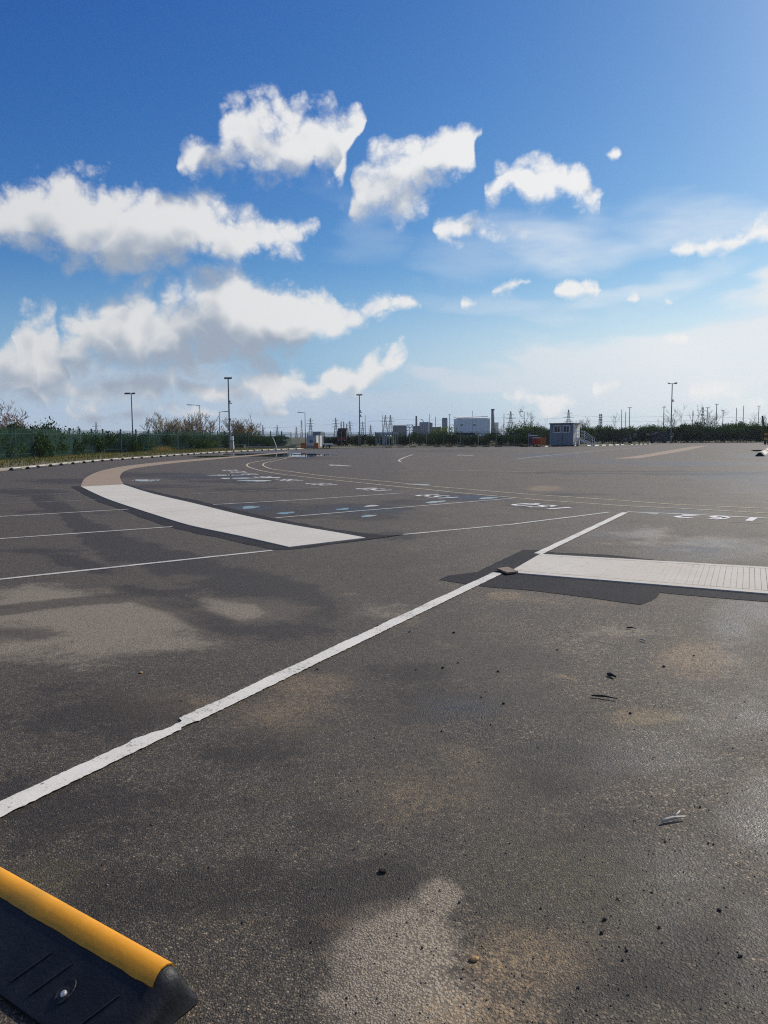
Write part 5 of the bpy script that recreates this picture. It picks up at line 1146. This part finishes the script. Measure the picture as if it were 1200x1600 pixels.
# shelters behind the central fence
def shelter(px0, px1, ptop, d_, label, roofm, panels, m2):
    x0, zt = DPZ(px0, ptop, d_); x1, _ = DPZ(px1, ptop, d_); w = x1-x0; o = thing('shelter', label, 'shelter', ((x0+x1)/2, d_, 0))
    MB().box((0,1.2,zt-.15), (w,2.6,.42)).build('roof', roofm, o)
    for i in range(6): MB().box((-w/2+.1+(w-.2)*i/5,0,(zt-.36)/2), (.10,.10,zt-.36)).build('post', 'white', o)
    for i, (a1, b1) in enumerate(panels): MB().box((w*(a1+b1)/2,.2,zt*.48), (w*(b1-a1),.05,zt*.78)).build('panel', m2, o)
    return o
shelter(586, 622.5, 676.2, 123.2, 'white roofed open shelter with pale vertical panels behind the fence', 'white', ((-.45,-.40),(-.33,-.28),(-.20,-.10),(-.05,.02),(.08,.14),(.20,.32),(.36,.40)), 'white')
shelter(714, 741.5, 676.8, 123.6, 'dark roofed shelter with cream panels behind the fence', 'darkgrey', ((-.38,-.18),(-.1,.05),(.12,.25)), 'cabinwhite')
# red truck behind fence
x, z = DPZ(534, 678, 126.5); t = thing('parked_truck', 'dark truck with a reddish front parked behind the central fence', 'truck', (x, 126.5, 0))
MB().box((0,1,1.75), (1.45,2.0,1.7)).build('cab', 'plum', t); MB().box((0,-.02,2.05), (1.25,.06,.6)).build('windscreen', 'glass', t); MB().box((0,-.05,1.2), (1.5,.12,.3)).build('front_panel', 'red', t); MB().box((0,4,1.9), (1.5,4,2.2)).build('load_box', 'darkgrey', t)
for sx in (-.6,.6): MB().tube([(sx-.12,.8,.45),(sx+.12,.8,.45)], .45, 12).build('wheel', 'tyre', t); MB().box((sx*.85,-.12,1.0), (.2,.05,.14)).build('headlight', 'white', t)

# ------------------------------------------------------------------ white cabinet compound
gx, gy = (-9.730, 106.212); px_m = gy/1200
cb = thing('equipment_cabinet', 'equipment cabinet with shaded side coloured grey and sunlit end coloured white, on the far kerb', 'cabinet', (gx-.25, gy+.3, .05), -math.atan2(gx,gy) - math.radians(34))
MB().box((0,.7,.98), (1.55,1.4,1.50)).build('body', 'cabgrey', cb); MB().box((.15,1.5,1.30), (1.3,.7,1.95)).build('tall_box', 'cabin', cb)  # body grey holds the shade on the near face
for q, w_ in ((.26,.46),(1.14,.46)): MB().box((.80,q,.98), (.08,w_,1.50)).build('sunlit_white_panel', 'white', cb)  # sun on the right side put into the panels as white
MB().box((.785,.70,.98), (.05,.36,1.40)).build('louvre_panel', 'kerb', cb)
MB().box((0,-.03,.95), (.5,.05,.4)).build('access_hatch', 'grey', cb); MB().box((0,.6,.12), (2.3,1.8,.20)).build('plinth', 'kerb', cb)
fb_ = thing('flat_trailer', 'low white flat trailer right of the white cabinet', 'trailer', (*(-7.641, 104.185), .03), .05)
MB().box((0,.4,.55), (16*px_m,1.5,.16)).build('deck', 'white', fb_)
for q in (-.5,.35): MB().tube([(q-.1,-.3,.25),(q+.1,-.3,.25)], .25, 10).build('wheel', 'tyre', fb_)
MB().bar((8*px_m,.4,.5), (13*px_m,.4,.42), .12).build('drawbar', 'galv', fb_)
barrier((*(-10.774, 103.936), .04), .05, 'orange', 'orange', 'orange barrier at the left foot of the grey cabinet', .75, .75)
barrier((*(-8.883, 101.552), .04), -.1, 'orange', 'orange', 'orange barrier in front of the white cabinet panels', .6, .75)
o = thing('white_rail', 'long white rail lying between the two orange barriers', 'rail', (*(-9.972, 104.123), .04), 0.02); MB().box((0,0,.60), (17*px_m,.12,.14)).build('bar', 'white', o)
for q in (-.7,.7): MB().box((q,0,.27), (.1,.3,.54)).build('foot', 'galv', o)
twopole((*(-7.855, 106.501), .03), 'short green post behind the flat trailer', 1.3, 'postgreen')
o = thing('leaning_pole', 'pale leaning pole at the kerb beside the far puddle', 'pole', (*(-12.674, 91.174), .02)); a1 = Vector((-.35,0,1.35))
MB().tube([(0,0,0),(0,0,.42),(-.16,0,.95),(-.42,0,1.55)], [.07,.06,.05,.045], 6).build('shaft', 'white', o); MB().box((0,0,.04), (.3,.3,.08)).build('foot', 'kerb', o)
o = thing('kerb_wall', 'low pale concrete kerb wall behind the stops, left of the cabinet', 'wall', (*(-16.157, 108.495), .1), math.radians(15)); MB().box((0,0,.12), (7.0,.3,.26)).build('wall', 'kerb', o)
# small cabinet at camera mast foot
o = thing('feeder_cabinet', 'small white cabinet with grey top at the foot of the camera mast', 'cabinet', (*(-18.358, 93.316), .08))
MB().box((0,0,.55), (.45,.4,1.0)).build('body', 'palecap', o); MB().box((0,0,1.10), (.34,.34,.12)).build('neck', 'darkgrey', o); MB().box((0,0,1.42), (.36,.34,.52)).build('lamp_box', 'white', o)
o = thing('bench_rail', 'low dark bench rail right of the small white cabinet', 'rail', (*(-19.247, 102.849), .1)); MB().box((0,0,.55), (1.6,.3,.08)).build('top', 'grey', o)
for q in (-.7,.7): MB().box((q,0,.27), (.12,.25,.5)).build('leg', 'kerb', o)
o = thing('concrete_block', 'pale concrete block lying left of the orange barrier', 'block', (*(-12.952, 111.159), .05), .2); MB().box((0,0,.3), (.85,.5,.34)).build('body', 'kerb', o, bevel=.03)
o = thing('sign_board', 'small pale board on the fence left of the equipment cabinet', 'sign', (*(-14.992, 118.547), 1.1)); MB().box((0,-.2,0), (.75,.04,.22)).build('panel', 'palecap', o)

# ------------------------------------------------------------------ car, container, signs
D_car = 146.5
x, _ = DPX(977, D_car); car = thing('parked_car', 'black hatchback seen from behind, parked beyond the right fence', 'car', (x, D_car, 0), math.radians(-14))
car.scale = (1.25, 1.25, 1.15)
def loft(secs):
    mb = MB(); n = len(secs[0])
    for s in secs: mb.v += s
    for i in range(len(secs)-1):
        for j in range(n): mb.f.append((i*n+j, i*n+(j+1)%n, (i+1)*n+(j+1)%n, (i+1)*n+j))
    mb.f += [tuple(range(n-1,-1,-1)), tuple((len(secs)-1)*n+j for j in range(n))]; return mb
def csec(y, w, zb, zt, wt): return [(-w,y,zb),(w,y,zb),(w*1.0,y,zb+(zt-zb)*.55),(wt,y,zt),(-wt,y,zt),(-w*1.0,y,zb+(zt-zb)*.55)]
loft([csec(0,.80,.35,.95,.74), csec(.15,.88,.25,1.0,.82), csec(2.2,.89,.22,.98,.84), csec(3.4,.88,.22,.92,.82), csec(4.2,.82,.25,.80,.72), csec(4.35,.7,.35,.65,.6)]).build('body', 'car', car)
loft([csec(.10,.80,.95,1.05,.78), csec(.45,.78,.96,1.42,.62), csec(1.4,.78,.97,1.48,.62), csec(2.3,.78,.97,1.42,.6), csec(3.1,.78,.9,.96,.72)]).build('cabin_top', 'car', car)
MB().add([(-.66,.19,1.03),(.66,.19,1.03),(.56,.40,1.36),(-.56,.40,1.36)], [(0,1,2,3)]).build('rear_window', 'glass', car)
for s in (-1, 1):
    MB().add([(s*.795,.6,1.0),(s*.795,2.5,1.0),(s*.66,2.1,1.36),(s*.66,.75,1.38)], [(0,1,2,3) if s > 0 else (3,2,1,0)]).build('side_window', 'glass', car)
    MB().box((s*.74,.03,.82), (.20,.12,.22)).build('tail_light', 'lamp' if s < 0 else 'white', car)
    for y in (.75, 3.3):
        wl = MB().tube([(s*.62,y,.32),(s*.86,y,.32)], .32, 14).build('wheel', 'tyre', car); MB().tube([(s*.85,y,.32),(s*.875,y,.32)], .19, 10).build('rim', 'galv', wl)
MB().box((0,-.03,.68), (.52,.03,.12)).build('number_plate', 'white', car); MB().box((0,.02,.42), (1.5,.14,.2)).build('bumper', 'darkgrey', car)
x, _ = DPX(1031.5, 145); sk = thing('waste_container', 'dark plum steel waste container with sloping end beyond the right fence', 'container', (x, 145, 0), math.radians(-4))
hx = 1.42
mb = MB(); pr = [(-hx,.25),(hx,.25),(hx,2.05),(-hx*.2,2.05),(-hx,1.6)]
mb.add([(a1,0,b1) for a1,b1 in pr] + [(a1,2.2,b1) for a1,b1 in pr], [(0,1,2,3,4),(9,8,7,6,5)] + [(i,5+i,5+(i+1)%5,(i+1)%5) for i in range(5)]).build('body', 'plum', sk)
MB().box((-hx*.62,-.03,1.35), (.75,.08,.42)).build('hatch', 'tyre', sk); MB().box((.3,-.05,2.08), (2.4,.12,.10)).build('top_rim', 'grey', sk)
for q in (-.9,-.2,.5,1.1): MB().box((q,-.04,.95), (.08,.10,1.3)).build('stiffener', 'plum', sk)
for q in (-1.1,1.1): MB().box((q,1,.12), (.3,1.8,.26)).build('skid', 'tyre', sk)
def sign(px_, py_, d_, w, h, label, bands):
    x, z = DPZ(px_, py_, d_); o = thing('sign', label, 'sign', (x, d_, z)); MB().box((0,0,0), (w,.04,h)).build('plate', 'palecap', o)
    for (z0, hh, m) in bands: MB().box((0,-.03,z0*h), (w*.8,.012,hh*h)).build('print_band', m, o)
    MB().box((0,.05,-z/2+.0), (.06,.06,z)).build('post', 'blackgreen', o); return o
sign(992.5, 680, 141, .55, .78, 'blue and white notice on the right fence beside the parked car', ((.28,.22,'bluesign'),(-.05,.14,'bluesign'),(-.33,.18,'bluesign')))
sign(1012.2, 678.6, 141, .52, .36, 'small plain white notice between the car and the dark container', ())
sign(1051.5, 680, 141, .30, .75, 'narrow grey notice on the fence right of the twin lamp mast', ((0,.5,'grey'),))
# bollards at the right edge
for px_, lb in ((1195.5, 'yellow and black banded bollard, left of the pair at the right edge'), (1200.5, 'yellow and black banded bollard cut by the right edge')):
    o = thing('bollard', lb, 'bollard', (*on_ground(px_,694.6), 0)); 
    for i in range(5): MB().tube([(0,0,.34*i),(0,0,.34*i+.335)], .16, 10).build('band', ('rubber','rubber','cap','rubber','cap')[i], o)

# ------------------------------------------------------------------ steel plate, stones and twigs on the ground
pc = [(1.33,8.99), (1.48,9.08), (1.55,8.78), (1.41,8.70)]
pl_o = thing('steel_plate', 'small rusty steel plate lying at the corner of the ribbed concrete strip', 'plate', (pc[0][0], pc[0][1], .012))
MB().prism([(x-pc[0][0], y-pc[0][1]) for x, y in pc], .004, .026).build('plate', 'steel', pl_o, bevel=.003)
def rock(name, p, s, m, label, group=None, seed=0, flat=.6):
    bm = bmesh.new(); bmesh.ops.create_icosphere(bm, subdivisions=2, radius=1.0); r = random.Random(seed); sx, sy = r.uniform(.8,1.35), r.uniform(.7,1.0)
    for v in bm.verts:
        n = 1 + .33*mnoise.noise(v.co*1.4 + Vector((seed*3.1,0,0))) + .14*mnoise.noise(v.co*3.6 + Vector((seed,5,0))); v.co = Vector((v.co.x*sx*n, v.co.y*sy*n, max(-.5, v.co.z*n)*flat))*s
    me = bpy.data.meshes.new(name); bm.to_mesh(me); bm.free(); me.materials.append(M[m]); o = bpy.data.objects.new(name, me); C.objects.link(o)
    o.location = (p[0], p[1], s*flat*.42 + .002); o.rotation_euler = (0,0,r.uniform(0,6)); return tag(o, label, 'stone', group)
rock('clod', (-0.014, 2.688), .017, 'clod', 'dark brown clod of earth above the pale dried patch', seed=1)
rock('stone', (0.267, 2.209), .012, 'tan', 'tan pebble right of the pale dried patch near the bottom', seed=2)
rock('stone', (-1.670, 5.117), .016, 'tan', 'orange tan pebble on the left, below the light dried area', seed=3, flat=.5)
GS = 'small dark stones scattered on the asphalt'
for i, (p, s) in enumerate((((0.722, 2.398),.015),((0.692, 2.329),.012),((0.746, 2.245),.010),((0.720, 2.201),.008),((0.400, 5.185),.020),((0.518, 5.303),.017),((0.767, 5.090),.018),((0.709, 4.464),.016),((0.203, 6.168),.018),((0.562, 6.137),.020),((-0.468, 5.176),.015),((0.212, 5.146),.012),
     ((1.086, 2.215),.012),((1.122, 2.445),.012),((1.927, 5.179),.020),((2.238, 5.436),.014),((1.289, 5.611),.018),((-0.061, 6.389),.016),((1.352, 3.164),.012),((1.412, 4.290),.016),((0.111, 2.264),.008),((-0.241, 2.295),.009),((0.585, 4.128),.012),((0.589, 4.579),.012),((0.305, 4.040),.012),((0.799, 2.514),.009),((0.887, 2.356),.010),((3.086, 9.255),.022),((1.265, 2.873),.010),((1.281, 2.863),.010),((-0.002, 2.810),.008),((0.250, 2.498),.010),((0.523, 2.463),.008))):
    rock('stone', p, s*.52, 'stone', 'small dark stone lying loose on the rough asphalt', GS, 10+i, .75)
def stick(p, q, r_, m, label, fork=None):
    p, q = Vector((*p, .012)), Vector((*q, .015)); mid = p.lerp(q, .5) + Vector((.004,.006,.003))
    mb = MB().tube([p, p.lerp(mid,.5)+Vector((0,.003,0)), mid, q], [r_*.7, r_, r_*.9, r_*.5], 7)
    if fork: mb.tube([mid, Vector((*fork, .03))], [r_*.7, r_*.35], 6)
    return tag(mb.build('twig', m, smooth=True), label, 'twig')
stick((1.136, 3.025), (1.245, 3.060), .0075, 'twig', 'pale forked twig lying on the wet asphalt at right', (1.231, 3.079))
stick((1.263, 4.571), (1.403, 4.505), .007, 'darktwig', 'thin dark stick lying on the asphalt below the sandy streak'); stick((1.482, 4.990), (1.519, 4.928), .013, 'darktwig', 'short dark piece of bark above the thin stick')
stick((1.999, 6.223), (2.067, 6.189), .007, 'darktwig', 'tiny dark stick below the ribbed concrete strip'); stick((1.990, 5.863), (2.016, 5.806), .006, 'twig', 'tiny pale splinter below the ribbed concrete strip')
# loose grit
mb = MB(); r = random.Random(77)
for _ in range(3000):
    y = 1.7 + 9*r.random()**2.2; x = r.uniform(-.55,.55)*y; s = r.uniform(.0014,.0040)*(1 if r.random() < .93 else 1.7)
    if 1.9 < y < 2.6 and x < -.5: continue
    a_ = r.uniform(0,6.28); c_, s_ = math.cos(a_)*s, math.sin(a_)*s
    mb.add([(x+c_*1.3,y+s_*1.3,.001),(x-s_,y+c_,.001),(x-c_*1.2,y-s_*1.2,.001),(x+s_,y-c_,.001),(x+.2*c_,y+.2*s_,.001+s*.9)], [(0,1,4),(1,2,4),(2,3,4),(3,0,4)])
g_ = mb.build('loose_grit', 'clod'); g_['kind'] = 'stuff'
grit_m, kk, b_ = new_mat('grit_mix'); v_ = wpos(kk); vn = kk.n('ShaderNodeTexWhiteNoise'); 
kk.put(vn.inputs['Vector'], kk.vmath('SNAP', v_, (.012,.012,1))); rp_ = kk.n('ShaderNodeValToRGB'); kk.put(rp_.inputs[0], vn.outputs[0])
rp_.color_ramp.elements[0].color = (.018,.016,.014,1); rp_.color_ramp.elements[1].color = (.30,.25,.18,1); e_ = rp_.color_ramp.elements.new(.6); e_.color = (.07,.06,.05,1)
kk.put(b_.inputs['Base Color'], rp_.outputs[0]); b_.inputs['Roughness'].default_value = .8; g_.data.materials[0] = grit_m

# ------------------------------------------------------------------ thin air haze over the flat land
hz_m = bpy.data.materials.new('haze_air'); hz_m.use_nodes = True; ht = hz_m.node_tree; ht.nodes.clear()
pv = ht.nodes.new('ShaderNodeVolumePrincipled'); pv.inputs['Color'].default_value = (0.88, 0.93, 1.0, 1); pv.inputs['Density'].default_value = 0.00013; pv.inputs['Anisotropy'].default_value = 0.2
ho = ht.nodes.new('ShaderNodeOutputMaterial'); ht.links.new(pv.outputs[0], ho.inputs['Volume'])
hb = MB().box((0, 0, 24.4), (9400, 9400, 51)).build('haze', hz_m); hb['kind'] = 'stuff'
